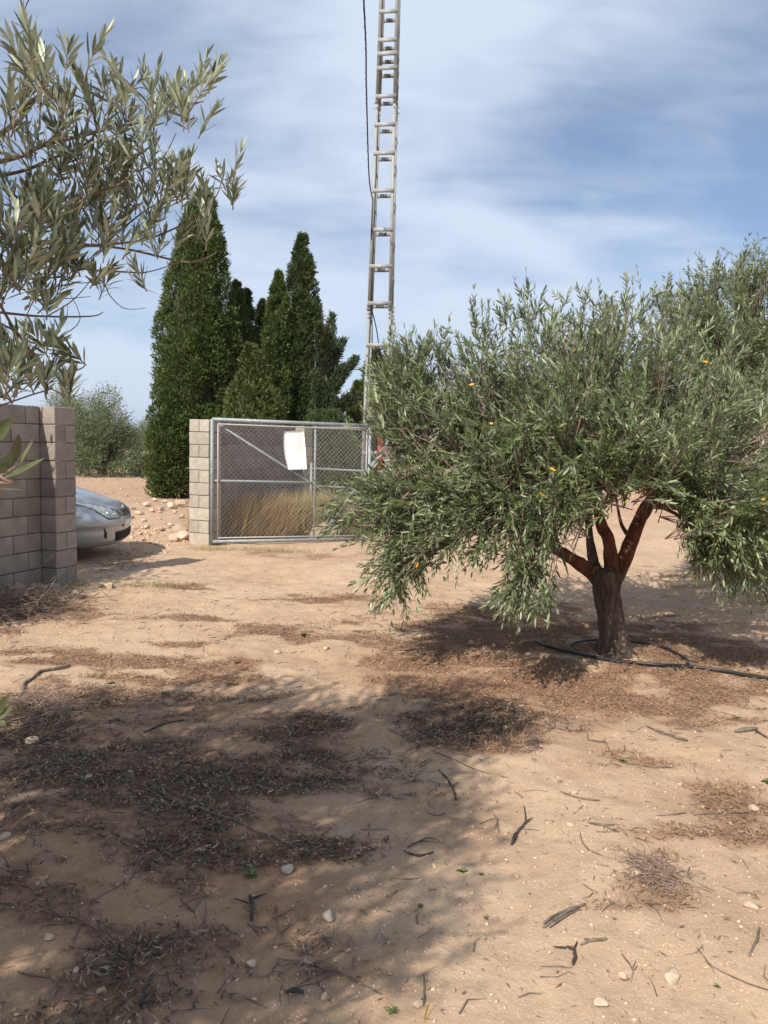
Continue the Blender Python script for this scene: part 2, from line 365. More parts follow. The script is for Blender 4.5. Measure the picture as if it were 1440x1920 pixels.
def ground_material():
    m = bpy.data.materials.new('sandy_earth'); m.use_nodes = True; t = m.node_tree; t.nodes.clear(); N = t.nodes.new; Lk = t.links.new
    out = N('ShaderNodeOutputMaterial'); b = N('ShaderNodeBsdfPrincipled'); b.inputs['Roughness'].default_value = .95; b.inputs['Specular IOR Level'].default_value = .1
    tcn = N('ShaderNodeTexCoord')
    def nz(s, d=6, r=.6, dist=0):
        n = N('ShaderNodeTexNoise'); n.inputs['Scale'].default_value = s; n.inputs['Detail'].default_value = d; n.inputs['Roughness'].default_value = r; n.inputs['Distortion'].default_value = dist
        Lk(tcn.outputs['Object'], n.inputs['Vector']); return n.outputs[0]
    def rng(v, a, b_, c=0., d=1.):
        n = N('ShaderNodeMapRange'); Lk(v, n.inputs[0]); n.inputs[1].default_value = a; n.inputs[2].default_value = b_; n.inputs[3].default_value = c; n.inputs[4].default_value = d; return n.outputs[0]
    def mix(f, a, c):
        n = N('ShaderNodeMix'); n.data_type = 'RGBA'
        if isinstance(f, float): n.inputs[0].default_value = f
        else: Lk(f, n.inputs[0])
        for i, v in ((6, a), (7, c)):
            if isinstance(v, tuple): n.inputs[i].default_value = (*v, 1)
            else: Lk(v, n.inputs[i])
        return n.outputs[2]
    def mul(a, b_):
        n = N('ShaderNodeMath'); n.operation = 'MULTIPLY'; Lk(a, n.inputs[0])
        if isinstance(b_, float): n.inputs[1].default_value = b_
        else: Lk(b_, n.inputs[1])
        return n.outputs[0]
    sand = mix(rng(nz(.9, 4, .55), .40, .62), (.54, .39, .262), (.47, .325, .215))
    sand = mix(rng(nz(5, 6, .7), .48, .72, 0, .55), sand, (.37, .225, .145))
    sand = mix(rng(nz(60, 4, .8), .45, .75, 0, .5), sand, (.56, .42, .29))
    # far tilled stony field turns paler and pinker
    sp = N('ShaderNodeSeparateXYZ'); Lk(tcn.outputs['Object'], sp.inputs[0])
    sand = mix(rng(sp.outputs[1], 12., 24., 0, .75), sand, mix(rng(nz(2.2, 8, .8), .40, .62), (.50, .33, .23), (.40, .235, .16)))
    # crumbs and specks
    def spots(scale, thr, dens):
        v = N('ShaderNodeTexVoronoi'); v.inputs['Scale'].default_value = scale; v.inputs['Randomness'].default_value = 1.0
        Lk(tcn.outputs['Object'], v.inputs['Vector']); d = rng(v.outputs['Distance'], thr, thr * .6)
        s = N('ShaderNodeSeparateColor'); Lk(v.outputs['Color'], s.inputs[0]); k = rng(s.outputs[0], dens, dens + .01)
        return mul(d, k)
    sand = mix(mul(spots(75, .34, .62), .85), sand, (.62, .50, .37))
    sand = mix(mul(spots(48, .22, .86), .8), sand, (.17, .10, .07))
    sand = mix(mul(spots(130, .3, .75), .6), sand, (.22, .14, .10))
    ad = N('ShaderNodeAttribute'); ad.attribute_name = 'dark_litter'; as_ = N('ShaderNodeAttribute'); as_.attribute_name = 'straw'
    ah = N('ShaderNodeAttribute'); ah.attribute_name = 'humus_shade'
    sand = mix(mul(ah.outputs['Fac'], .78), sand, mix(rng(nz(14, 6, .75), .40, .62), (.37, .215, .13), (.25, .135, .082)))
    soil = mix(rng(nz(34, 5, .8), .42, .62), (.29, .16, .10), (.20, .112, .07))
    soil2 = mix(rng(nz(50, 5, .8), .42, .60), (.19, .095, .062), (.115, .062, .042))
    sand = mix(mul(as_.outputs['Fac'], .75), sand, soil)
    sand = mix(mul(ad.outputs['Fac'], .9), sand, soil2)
    Lk(sand, b.inputs['Base Color'])
    h = N('ShaderNodeMath'); h.operation = 'ADD'; Lk(mul(nz(22, 8, .75), .035), h.inputs[0]); Lk(mul(nz(140, 4, .8), .006), h.inputs[1])
    h2 = N('ShaderNodeMath'); h2.operation = 'ADD'; Lk(h.outputs[0], h2.inputs[0])
    Lk(mul(mul(nz(4.5, 8, .8), .12), rng(sp.outputs[1], 13., 20.)), h2.inputs[1])
    bp = N('ShaderNodeBump'); bp.inputs['Distance'].default_value = 1.0; bp.inputs['Strength'].default_value = .55; Lk(h2.outputs[0], bp.inputs['Height']); Lk(bp.outputs[0], b.inputs['Normal'])
    Lk(b.outputs[0], out.inputs[0]); return m
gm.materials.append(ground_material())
def gzs(x, y): return float(gz(np.array([x]), np.array([y]))[0])
def GP(px, py):                          # ground point, following the relief
    g = G(px, py)
    for _ in range(3): g = G(px, py, gzs(g[0], g[1]))
    return g

# distant hill
hx = np.linspace(-2600, 1500, 120); hp = []
for i, x in enumerate(hx):
    h = (70 + 25 * math.sin(x / 520 + 1.2) + 14 * math.sin(x / 170) + 5 * math.sin(x / 61)) * (1 if x < -700 else max(.25, 1 - (x + 700) / 900))
    hp.append([(x, 3000, -5), (x, 3250, h * .62), (x, 3500, h), (x, 4200, -5)])
hp = np.array(hp).reshape(-1, 3); Iq = np.arange(480).reshape(120, 4)
hq = np.stack([Iq[:-1, :-1], Iq[1:, :-1], Iq[1:, 1:], Iq[:-1, 1:]], -1).reshape(-1, 4)
tag(obj('hills', new_mesh('hills', hp, [hq], M['hill'], True)), kind='structure')

# ------------------------------------------------------------------ block walls
E1 = np.array((.945, -.326)); E2 = np.array((.326, .945)); WANG = math.atan2(-.326, .945)
_blk = {}
def block_mesh(lx, ly, lz, m, k):
    key = (round(lx, 3), round(ly, 3), round(lz, 3), m, k)
    if key not in _blk:
        bm = bmesh.new(); bmesh.ops.create_cube(bm, size=1)
        for v in bm.verts: v.co = Vector((v.co.x * lx, v.co.y * ly, v.co.z * lz))
        bmesh.ops.bevel(bm, geom=bm.edges[:], offset=.006, segments=1, affect='EDGES')
        rr = random.Random(k * 7 + 1)
        for v in bm.verts: v.co += Vector((rr.uniform(-1, 1), rr.uniform(-1, 1), rr.uniform(-1, 1))) * .0022
        me = bpy.data.meshes.new('brick'); bm.to_mesh(me); bm.free(); me.materials.append(M[m]); _blk[key] = me
    return _blk[key]
RB = random.Random(4)
def put_block(parent, cx, cy, cz, lx, ly, m, lz=.19):
    o = obj('brick', block_mesh(lx, ly, lz, m, RB.randrange(4)), parent, (cx + RB.uniform(-.002, .002), cy + RB.uniform(-.002, .002), cz), (0, 0, RB.uniform(-.004, .004)))
def pier(parent, x0, x1, y0, y1, m, courses=10, phase=0, ax='x'):
    """local x along E1, y along E2"""
    for c in range(courses):
        z = .1 + c * .2
        if (c + phase) % 2:
            put_block(parent, (x0 + x1) / 2, (y0 + y1) / 2, z, x1 - x0, y1 - y0, m)
        elif ax == 'x':
            w = (x1 - x0) / 2
            for k in (0, 1): put_block(parent, x0 + w * (k + .5), (y0 + y1) / 2, z, w - .006, y1 - y0, m)
        else:
            w = (y1 - y0) / 2
            for k in (0, 1): put_block(parent, (x0 + x1) / 2, y0 + w * (k + .5), z, x1 - x0, w - .006, m)
def run(parent, x0, x1, ya, yb, m, courses=10, half=0):
    """a running-bond wall along local y from ya to yb, thickness x0..x1"""
    for c in range(courses):
        z = .1 + c * .2; y = ya - (.2 if (c + half) % 2 else 0)
        while y < yb - .01:
            a, b = max(y, ya), min(y + .4, yb)
            if b - a > .05: put_block(parent, (x0 + x1) / 2, (a + b) / 2, z, x1 - x0, (b - a) - .009, m)
            y += .4
cg = G(107, 1097)
lw = thing('block_wall', 'weathered grey concrete block wall ending in a square pier beside the silver car', 'wall', (cg[0], cg[1], -.02), WANG)
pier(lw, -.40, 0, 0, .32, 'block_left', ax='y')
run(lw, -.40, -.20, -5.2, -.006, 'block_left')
mb = Bag(); mb.box((-.388, .012, -.15), (-.012, .308, 1.992)); mb.box((-.39, -5.19, -.15), (-.208, -.002, 1.992))
obj('mortar', mb.mesh('mortar', M['mortar']), lw)
gp = G(391, 1022)
gw = thing('block_wall', 'pale sunlit concrete block gate pier with a shaded wall running back behind the mesh gate', 'wall', (gp[0], gp[1], -.02), WANG)
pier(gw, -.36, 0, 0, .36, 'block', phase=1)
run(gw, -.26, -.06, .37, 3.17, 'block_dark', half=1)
pier(gw, -.22, .14, 3.18, 3.54, 'block', phase=0)
mb = Bag(); mb.box((-.348, .012, -.15), (-.012, .348, 1.992)); mb.box((-.25, .36, -.15), (-.07, 3.17, 1.992)); mb.box((-.208, 3.19, -.15), (.128, 3.53, 1.992))
obj('mortar', mb.mesh('mortar', M['mortar']), gw)

# ------------------------------------------------------------------ gate and fence panel
def chain_link(w, h, pitch=.078, r=.0019, y=0.0, z0=0.0, x0=0.0):
    A, B = [], []
    k = -h
    while k < w:
        xa, za = k, 0.0; xb, zb = k + h, h
        if xa < 0: za -= xa; xa = 0
        if xb > w: zb -= xb - w; xb = w
        if xb > xa:
            n = max(1, int((xb - xa) / .35))
            for i in range(n):
                t0, t1 = i / n, (i + 1) / n
                for s in (1, -1):
                    X0, X1 = xa + (xb - xa) * t0, xa + (xb - xa) * t1; Z0, Z1 = za + (zb - za) * t0, za + (zb - za) * t1
                    if s < 0: X0, X1 = w - X0, w - X1
                    bul = .012 * math.sin(X0 * 2.1 + Z0)
                    A.append((x0 + X0, y + s * .0025 + bul, z0 + Z0)); bul = .012 * math.sin(X1 * 2.1 + Z1); B.append((x0 + X1, y + s * .0025 + bul, z0 + Z1))
        k += pitch
    return segs(A, B, r, r, 3)
GL, GH = 2.60, 1.93; GANG = math.atan2(.327, .945)
gpos = G(394, 1021)
gate = thing('mesh_gate', 'galvanised chain-link gate leaf with pipe frame and diagonal brace, hinged at the sunlit pier', 'gate', (gpos[0] + .03, gpos[1] - .02, .05), GANG)
b = Bag(); r = .03
for A_, B_ in (((0, 0, 0), (0, 0, GH)), ((0, 0, GH), (GL, 0, GH - .02)), ((GL, 0, GH - .02), (GL, 0, 0)), ((GL, 0, 0), (0, 0, 0))):
    b.tube([A_, B_], [r, r], 12)
obj('frame', b.mesh('frame', M['galv'], True), gate)
b = Bag()
for A_, B_ in (((.09, -.02, .06), (.09, -.02, GH - .07)), ((.09, -.02, GH - .07), (GL - .06, -.02, GH - .09)), ((GL - .06, -.02, GH - .09), (GL - .06, -.02, .06)), ((GL - .06, -.02, .06), (.09, -.02, .06))):
    b.tube([A_, B_], [.013, .013], 6)
for i in range(15): b.tube([(.09 + i * .17, -.02, GH - .08), (.09 + i * .17, 0, GH - .02)], [.004, .004], 4)
obj('inner_frame', b.mesh('inner_frame', M['wire'], True), gate)
def bar(parent, name, A_, B_, r, m='galv', sides=8):
    bb = Bag(); bb.tube([A_, B_], [r, r], sides); return obj(name, bb.mesh(name, M[m], True), parent)
bar(gate, 'rail', (.03, .012, .97), (1.66, .012, .95), .019)
bar(gate, 'rail', (1.66, .0, GH - .05), (1.66, .0, .03), .019)
bar(gate, 'brace', (.08, .03, GH - .06), (GL - .05, .03, .36), .018)
V_, F_ = chain_link(GL - .18, GH - .15, y=-.035, z0=.065, x0=.1)
obj('chain_link_mesh', new_mesh('chain_link_mesh', V_, [F_], M['wire']), gate)
for z in (.35, 1.6):
    b = Bag(); b.tube([(-.05, .0, z), (-.05, 0, z + .09)], [.02, .02], 8); b.box((-.09, -.012, z + .03), (-.01, .012, z + .06)); obj('hinge', b.mesh('hinge', M['galv']), gate)
# second leaf / fence panel behind, from the rear pier towards the pylon
fa = np.array((gp[0], gp[1])) + E2 * 3.36 + E1 * .2; fb = np.array((.30, 13.45))
fl = float(np.linalg.norm(fb - fa)); fang = math.atan2(fb[1] - fa[1], fb[0] - fa[0])
fen = thing('mesh_fence', 'second chain-link panel standing farther back between the rear block pier and the steel pylon', 'fence', (fa[0], fa[1], .03), fang)
bar(fen, 'rail', (0, 0, 1.93), (fl, 0, 1.93), .016); bar(fen, 'rail', (0, 0, 1.12), (fl, 0, 1.12), .02); bar(fen, 'rail', (0, .02, .78), (fl * .62, .02, .78), .018)
bar(fen, 'post', (.02, 0, -.05), (.02, 0, 1.22), .026); bar(fen, 'post', (fl, 0, -.05), (fl, 0, 1.95), .026)
V_, F_ = chain_link(fl - .05, 1.9, y=-.02, z0=.02, x0=.02)
obj('chain_link_mesh', new_mesh('chain_link_mesh', V_, [F_], M['wire']), fen)
# white sheet tied on the gate
def sheet():
    nxs, nys = 8, 12; V = []
    ctl = {(0, 0): P(539, 880, 1), (1, 0): P(573, 879, 1), (0, 1): P(530.5, 809, 1), (1, 1): P(567, 806, 1)}
    ga = np.array((math.cos(GANG), math.sin(GANG), 0)); g0 = np.array((gpos[0] + .03, gpos[1] - .02, .05)); nn = np.array((-ga[1], ga[0], 0)); nn = -nn
    loc = {}
    for k, v in ctl.items():        # where the sight line meets the plane of the gate
        d = v - np.array((0, 0, CAMH)); t = ((g0 - np.array((0, 0, CAMH))) @ nn) / (d @ nn); p = np.array((0, 0, CAMH)) + d * t - g0
        loc[k] = (p @ ga, p[2])
    for j in range(nys + 1):
        for i in range(nxs + 1):
            u, v = i / nxs, j / nys
            q = [(loc[(0, 0)][a] * (1 - u) + loc[(1, 0)][a] * u) * (1 - v) + (loc[(0, 1)][a] * (1 - u) + loc[(1, 1)][a] * u) * v for a in (0, 1)]
            q[0] -= .035 * math.sin(v * math.pi) * (1 - u) - .012 * math.sin(v * math.pi) * u
            V.append((q[0], -.075 - .03 * math.sin(u * math.pi) * (.4 + .6 * v) + .01 * math.sin(v * 5), q[1]))
    I = np.arange((nxs + 1) * (nys + 1)).reshape(nys + 1, nxs + 1)
    Q = np.stack([I[:-1, :-1], I[:-1, 1:], I[1:, 1:], I[1:, :-1]], -1).reshape(-1, 4)
    n = len(V); V2 = [(x, y + .004, z) for x, y, z in V]
    ring = list(I[0]) + list(I[1:, -1]) + list(I[-1, :-1][::-1]) + list(I[1:-1, 0][::-1]); side = [(ring[k], ring[(k + 1) % len(ring)], ring[(k + 1) % len(ring)] + n, ring[k] + n) for k in range(len(ring))]
    o = obj('white_board', new_mesh('white_board', V + V2, [Q, Q[:, ::-1] + n, np.array(side)], M['white']), None, (g0[0], g0[1], g0[2]), (0, 0, GANG))
    tag(o, 'blank bowed white sheet hanging on the chain-link gate', 'sign board')
sheet()

# ------------------------------------------------------------------ steel pylon
PY = 14.4; pb = P(703, 900, PY)
pyl = thing('steel_pylon', 'tall grey steel lattice pylon with ladder-like battens rising out of the picture behind the gate', 'pylon', (pb[0] + .0, PY, 0), R(-8))
PH = 12.5
lean = .035
def pw(z): return .272 - (.272 - .165) * min(z, 10.6) / 10.6 - .004 * max(0, z - 10.6)
def pd(z): return .17 - .03 * min(z, 10.6) / 10.6
def plx(z): return -.0 + lean * 0 + .0075 * z
def leg_mesh(sx, sy):
    b_ = Bag(); L, T = .058, .008
    zs = [0, 4.15, 4.16, 7.9, 7.91, PH]
    for za, zb in zip(zs[:-1], zs[1:]):
        wa, wb = pw(za), pw(zb)
        for kind in (0, 1):
            V = []
            for z, w in ((za, wa), (zb, wb)):
                x0, y0 = sx * w + plx(z), sy * pd(z)
                if kind == 0: xs = sorted((x0, x0 - sx * L)); ys = sorted((y0, y0 - sy * T))
                else: xs = sorted((x0, x0 - sx * T)); ys = sorted((y0 - sy * T, y0 - sy * L))
                V += [(xs[0], ys[0], z), (xs[1], ys[0], z), (xs[1], ys[1], z), (xs[0], ys[1], z)]
            b_.add(np.array(V), np.array([(0, 3, 2, 1), (4, 5, 6, 7), (0, 1, 5, 4), (1, 2, 6, 5), (2, 3, 7, 6), (3, 0, 4, 7)]))
    for z in (4.05, 4.12, 4.2, 4.27, 7.85, 7.95):   # splice bolts
        w = pw(z); b_.tube([(sx * w + plx(z) - sx * .035, sy * pd(z) + sy * .03, z), (sx * w + plx(z) - sx * .035, sy * pd(z) - sy * .02, z)], [.012, .012], 6)
        b_.tube([(sx * (w + .03) + plx(z), sy * pd(z) - sy * .035, z), (sx * (w - .02) + plx(z), sy * pd(z) - sy * .035, z)], [.012, .012], 6)
    return b_.mesh('leg', M['pylon'])
for sx in (-1, 1):
    for sy in (-1, 1): obj('leg', leg_mesh(sx, sy), pyl)
bat_px = [(850, 1), (783, 1), (715, 1), (646, 1), (567, 1), (497, 1), (428, 1), (354, 1), (283, 1), (229, 1), (175.5, 1), (122, 1), (95, 1), (69, 1), (15, 1)]
zb_list = [CAMH + (P(715, y, PY - .25)[2] - CAMH) for y, _ in bat_px] + [10.75 + .35 * k for k in range(5)]
zb_list = [.45] + zb_list
for z in zb_list:
    w = pw(z); c = plx(z)
    for side in range(4):
        b_ = Bag(); hgt = .037; q = pd(z)
        if side == 0: b_.box((c - w + .004, -q - .009, z - hgt), (c + w - .004, -q - .001, z + hgt))
        if side == 1: b_.box((c - w + .004, q + .001, z - hgt), (c + w - .004, q + .009, z + hgt))
        if side == 2: b_.box((c - w - .008, -q + .004, z - .03 - .22), (c - w - .001, q - .004, z + .03 - .22))
        if side == 3: b_.box((c + w + .001, -q + .004, z - .03 - .22), (c + w + .008, q - .004, z + .03 - .22))
        obj('batten', b_.mesh('batten', M['pylon']), pyl)
    if z > 4: 
        b_ = Bag(); b_.box((c - .03, pd(z) - .008, z - .035), (c + .035, pd(z) - .001, z + .03)); obj('marking_plate', b_.mesh('marking_plate', M['rust']), pyl)
# cable running over to the pylon, clipped down its leg
top = np.array((pb[0] - .20 + plx(6.1), PY - .28, 6.15))
pts = [(-.55, -6, 7.3), (-.47, -2, 6.85), (-.42, 2, 6.55), P(682, 0, 8.9), P(687, 170, 10.9), P(692, 330, 12.9), tuple(top)]
b_ = Bag(); b_.tube(pts, [.010] * 7, 6, sub=6)
n = 420; T = np.linspace(0, 1, n); V_, F_ = tube(pts, [1e-4] * 7, 3, sub=70, cap=False); cc = V_.reshape(-1, 3, 3).mean(1)
tw = []
for k in range(0, len(cc)):
    a = k * .9; tw.append(cc[k] + np.array((math.cos(a), 0, math.sin(a))) * .008)
b_.tube(tw, [.006] * len(tw), 5)
tag(obj('service_cable', b_.mesh('service_cable', M['cable'], True)), 'dark twisted overhead cable coming down to the left leg of the steel pylon', 'cable')
b_ = Bag(); lx = pb[0]
b_.tube([top, (lx - .17, PY - .15, 5.6), (lx - .17, PY - .05, 5.0), (lx - .16, PY - .1, 4.35), (lx - .05, PY - .05, 3.9), (lx + .02, PY, 3.5), (lx + .08, PY + .05, 2.9)], [.012] * 7, 6, sub=5)
b_.tube([(lx - .17, PY - .05, 5.0), (lx - .14, PY, 4.3), (lx - .11, PY, 3.6), (lx - .10, PY, 2.6)], [.008] * 4, 5, sub=4)
bpy.context.view_layer.update()
dc = obj('down_cable', b_.mesh('down_cable', M['cable'], True), pyl); dc.matrix_parent_inverse = pyl.matrix_world.inverted()
# orange-red board and stay strut
q0, q1 = P(711.5, 889, 13.75), P(710.5, 820, 13.75)
b_ = Bag(); b_.box((-.042, -.012, q0[2]), (.042, .012, q1[2])); b_.box((-.02, .014, 0), (.02, .04, q1[2] - .05))
tag(obj('marker_post', b_.mesh('marker_post', M['red']), None, (q0[0], 13.75, 0), (0, 0, .1)), 'narrow orange-red upright board at the foot of the pylon', 'marker')
s0, s1 = P(727, 832, 13.0), P(626, 974, 12.55)
b_ = Bag(); d = (s1 - s0); L_ = np.linalg.norm(d)
b_.tube([s0 - d / L_ * .15, s1 + d / L_ * .12], [.042, .042], 4)
st = tag(obj('stay_pole', b_.mesh('stay_pole', M['galv'])), 'slanting square galvanised stay pole set into a concrete lump behind the gate', 'pole')

# ------------------------------------------------------------------ stones
def rock_verts(n, seed, sc=(1, 1, .6), lev=1):
    bm = bmesh.new(); bmesh.ops.create_icosphere(bm, subdivisions=lev, radius=1)
    V = np.array([v.co[:] for v in bm.verts]); F = np.array([[v.index for v in f.verts] for f in bm.faces]); bm.free()
    nz_ = fbm(V * 1.3 + seed * 3.7, 3, seed)
    V = V * (1 + (nz_[:, None] - .5) * 1.1)
    rr_ = np.random.default_rng(seed + 900)
    for _ in range(9):                      # broken faces
        n_ = rr_.normal(size=3); n_ /= np.linalg.norm(n_); d_ = V @ n_; V = V - np.outer(np.maximum(0, d_ - rr_.uniform(.5, .8)), n_)
    V = V * np.array(sc)
    return V, F
def rock_obj(name, x, y, size, seed, m='stone', label=None, cat='stone', group=None, flat=.6, lev=3, sink=.45):
    V, F = rock_verts(1, seed, (1, .8, flat), lev)
    me = new_mesh(name, V * size, [F], M[m], False)
    o = obj(name, me, None, (x, y, gzs(x, y) + size * flat * (1 - sink) * .8), (0, 0, seed * 1.7)); return tag(o, label, cat, group)
cf = P(607, 990, 12.7)
rock_obj('concrete_footing', cf[0] - .02, 12.62, .27, 11, 'concrete', 'rough pinkish concrete lump holding the foot of the slanting stay pole', 'footing', flat=.75, lev=3, sink=.35)

# ------------------------------------------------------------------ silver car
car = thing('parked_car', 'silver hatchback with only its nose showing from behind the block pier', 'car', (-3.60, 10.40, -.0), R(9))
ROWS = np.array([(.19, .16, .79, .12), (.215, .09, .83, .06), (.25, .05, .865, .03), (.30, .03, .885, .02), (.40, .025, .900, .01), (.455, .03, .900, .0), (.475, .012, .908, .0), (.50, .0, .912, 0), (.54, .004, .912, 0),
                 (.585, .022, .910, .0), (.63, .045, .905, .01), (.675, .085, .895, .01), (.70, .10, .885, .02), (.735, .16, .875, .03), (.77, .29, .862, .03), (.82, .40, .852, .03), (.87, .53, .840, .03),
                 (.915, .68, .828, .03), (.95, .85, .815, .03), (.972, 1.05, .79, .04), (1.0, 1.16, .765, .06), (1.15, 1.38, .74, .16), (1.30, 1.62, .70, .28), (1.42, 1.85, .655, .42), (1.50, 2.05, .60, .60), (1.55, 2.3, .50, .85), (1.575, 2.6, .32, 1.2)])
CL = 4.35; CA = .78; EX = 2 / 2.5
def cpt(phi, z, off=0.0):
    """point of the front body shell; phi -90..90 degrees round the nose (negative = near side), z height"""
    def raw(ph, zz):
        n = np.interp(zz, ROWS[:, 0], ROWS[:, 1]); hw = np.interp(zz, ROWS[:, 0], ROWS[:, 2])
        s, c = math.sin(R(ph)), math.cos(R(ph))
        return np.array((-n - CA + CA * max(c, 0) ** EX, math.copysign(hw * abs(s) ** EX, s), zz))
    p = raw(phi, z)
    if off:
        e = 1.0; du = raw(phi + e, z) - raw(phi - e, z); dv = raw(phi, z + .008) - raw(phi, z - .008); nn = np.cross(du, dv); nn /= np.linalg.norm(nn) + 1e-9
        if nn @ np.array((1, math.copysign(abs(math.sin(R(phi))), phi) , .3)) < 0: nn = -nn
        p = p + nn * off
    return p
ring = []
phs = np.concatenate([np.linspace(-90, -60, 6)[:-1], np.linspace(-60, 60, 33), np.linspace(60, 90, 6)[1:]])
rows = []
for z, n_, hw, rr in ROWS:
    pts_ = [cpt(ph, z) for ph in phs]
    xs0 = -n_ - CA; xs1 = -CL + rr + .45
    for t in np.linspace(0, 1, 14)[1:]: pts_.append(np.array((xs0 + (xs1 - xs0) * t, hw, z)))
    for ph in np.linspace(90, -90, 17)[1:-1]:
        s, c = math.sin(R(ph)), math.cos(R(ph)); pts_.append(np.array((xs1 - .45 * max(c, 0) ** .7, math.copysign(hw * abs(s) ** .7, s), z)))
    for t in np.linspace(1, 0, 14)[:-1]: pts_.append(np.array((xs0 + (xs1 - xs0) * t, -hw, z)))
    rows.append(pts_)
rows = np.array(rows); nr, nc = rows.shape[:2]
I = np.arange(nr * nc).reshape(nr, nc); Q = np.stack([I[:-1], np.roll(I[:-1], -1, 1), np.roll(I[1:], -1, 1), I[1:]], -1).reshape(-1, 4)
V = rows.reshape(-1, 3); V = np.vstack([V, rows[0].mean(0), rows[-1].mean(0)]); a_, b_i = len(V) - 2, len(V) - 1
Tt = [(a_, I[0][(k + 1) % nc], I[0][k]) for k in range(nc)] + [(b_i, I[-1][k], I[-1][(k + 1) % nc]) for k in range(nc)]
body = obj('body', new_mesh('body', V, [Q, np.array(Tt)], M['paint'], True), car)
bpy.context.view_layer.update()
cutters = []
for wx in (-.93, -3.5):
    for s in (-1, 1):
        V_, F_ = tube([(wx, s * .62, .33), (wx, s * 1.1, .33)], [.375, .375], 40)
        cu = obj('cutter', new_mesh('cutter', V_, F_, M['black']), car); cutters.append(cu)
        mo = body.modifiers.new('arch', 'BOOLEAN'); mo.operation = 'DIFFERENCE'; mo.object = cu; mo.solver = 'EXACT'
bpy.context.view_layer.update()
dg = bpy.context.evaluated_depsgraph_get(); nm_ = bpy.data.meshes.new_from_object(body.evaluated_get(dg)); body.modifiers.clear(); body.data = nm_
for cu in cutters: bpy.data.objects.remove(cu)
def patch(name, m, u0, u1, f0, f1, off, nu=14, nv=5, parent=None, thick=None):
    """a shaped panel lying on the body: phi from u0 to u1, height from f0(t) to f1(t)"""
    V = []
    for i in range(nu + 1):
        t = i / nu; ph = u0 + (u1 - u0) * t
        for j in range(nv + 1): V.append(cpt(ph, f0(t) + (f1(t) - f0(t)) * j / nv, off))
    for i in range(nu + 1):
        t = i / nu; ph = u0 + (u1 - u0) * t
        for j in range(nv + 1): V.append(cpt(ph, f0(t) + (f1(t) - f0(t)) * j / nv, off - .012))
    I = np.arange((nu + 1) * (nv + 1)).reshape(nu + 1, nv + 1); Q = np.stack([I[:-1, :-1], I[1:, :-1], I[1:, 1:], I[:-1, 1:]], -1).reshape(-1, 4); n = (nu + 1) * (nv + 1)
    rg = list(I[0]) + list(I[1:, -1]) + list(I[-1, :-1][::-1]) + list(I[1:-1, 0][::-1]); S = [(rg[k], rg[(k + 1) % len(rg)], rg[(k + 1) % len(rg)] + n, rg[k] + n) for k in range(len(rg))]
    return obj(name, new_mesh(name, V, [Q, Q[:, ::-1] + n, np.array(S)], M[m], True), parent or car)
for s in (-1, 1):
    hl = patch('headlight', 'black', s * 19, s * 54, lambda t: .565 + .62 * max(0, t - .52) ** 1.4, lambda t: .665 + .165 * t ** .75 - .03 * max(0, t - .85) / .15, .003, 20)
    patch('lens', 'lamp', s * 20.5, s * 52, lambda t: .575 + .62 * max(0, t - .52) ** 1.4, lambda t: .655 + .163 * t ** .75 - .03 * max(0, t - .85) / .15, .008, 20, parent=hl)
    for ph, z_ in ((27, .622), (36, .64)):
        c_ = cpt(s * ph, z_, .006); V_, F_ = rock_verts(1, 3, (1, 1, 1), 2); V_ = norm(V_) * .028 + c_
        obj('bulb_lens', new_mesh('bulb_lens', V_, [F_], M['chrome'], True), hl)
    patch('bumper_seam', 'black', s * 66, s * 90, lambda t: .612 + .01 * t, lambda t: .617 + .01 * t, .0015, 8, 1)
    patch('fog_recess', 'black', s * 40, s * 43.5, lambda t: .31 + .02 * t, lambda t: .40 + .07 * t, .0015, 4, 3)
gr = patch('grille', 'black', -17.5, 17.5, lambda t: .592 - .01 * math.sin(t * math.pi), lambda t: .672, .004, 14)
for k in range(4): patch('slat', 'chrome', -16.5, 16.5, lambda t, k=k: .603 + .018 * k, lambda t, k=k: .609 + .018 * k, .012, 12, 1, parent=gr)
lg = patch('lower_grille', 'black', -27, 27, lambda t: .265, lambda t: .39, .004, 14)
for k in range(5): patch('slat', 'black', -26, 26, lambda t, k=k: .28 + .022 * k, lambda t, k=k: .287 + .022 * k, .015, 12, 1, parent=lg)
patch('number_plate', 'plate', -12, 12, lambda t: .43, lambda t: .53, .014, 6, 2)
V_, F_ = rock_verts(1, 3, (1, 1, 1), 2); V_ = norm(V_) * np.array((.012, .045, .045)) + cpt(0, .685, .008); obj('badge', new_mesh('badge', V_, [F_], M['chrome'], True), car)
def shell_quad(name, m, corners, off=.006):
    C4 = np.array(corners, float); nn = np.cross(C4[1] - C4[0], C4[3] - C4[0]); nn /= np.linalg.norm(nn)
    V = np.vstack([C4 + nn * off, C4 - nn * .01]); return obj(name, new_mesh(name, V, [np.array([(0, 1, 2, 3), (7, 6, 5, 4), (0, 4, 5, 1), (1, 5, 6, 2), (2, 6, 7, 3), (3, 7, 4, 0)])], M[m]), car)
shell_quad('windscreen', 'glass', [(-1.23, -.60, 1.02), (-1.23, .60, 1.02), (-1.98, .44, 1.46), (-1.98, -.44, 1.46)], .05)
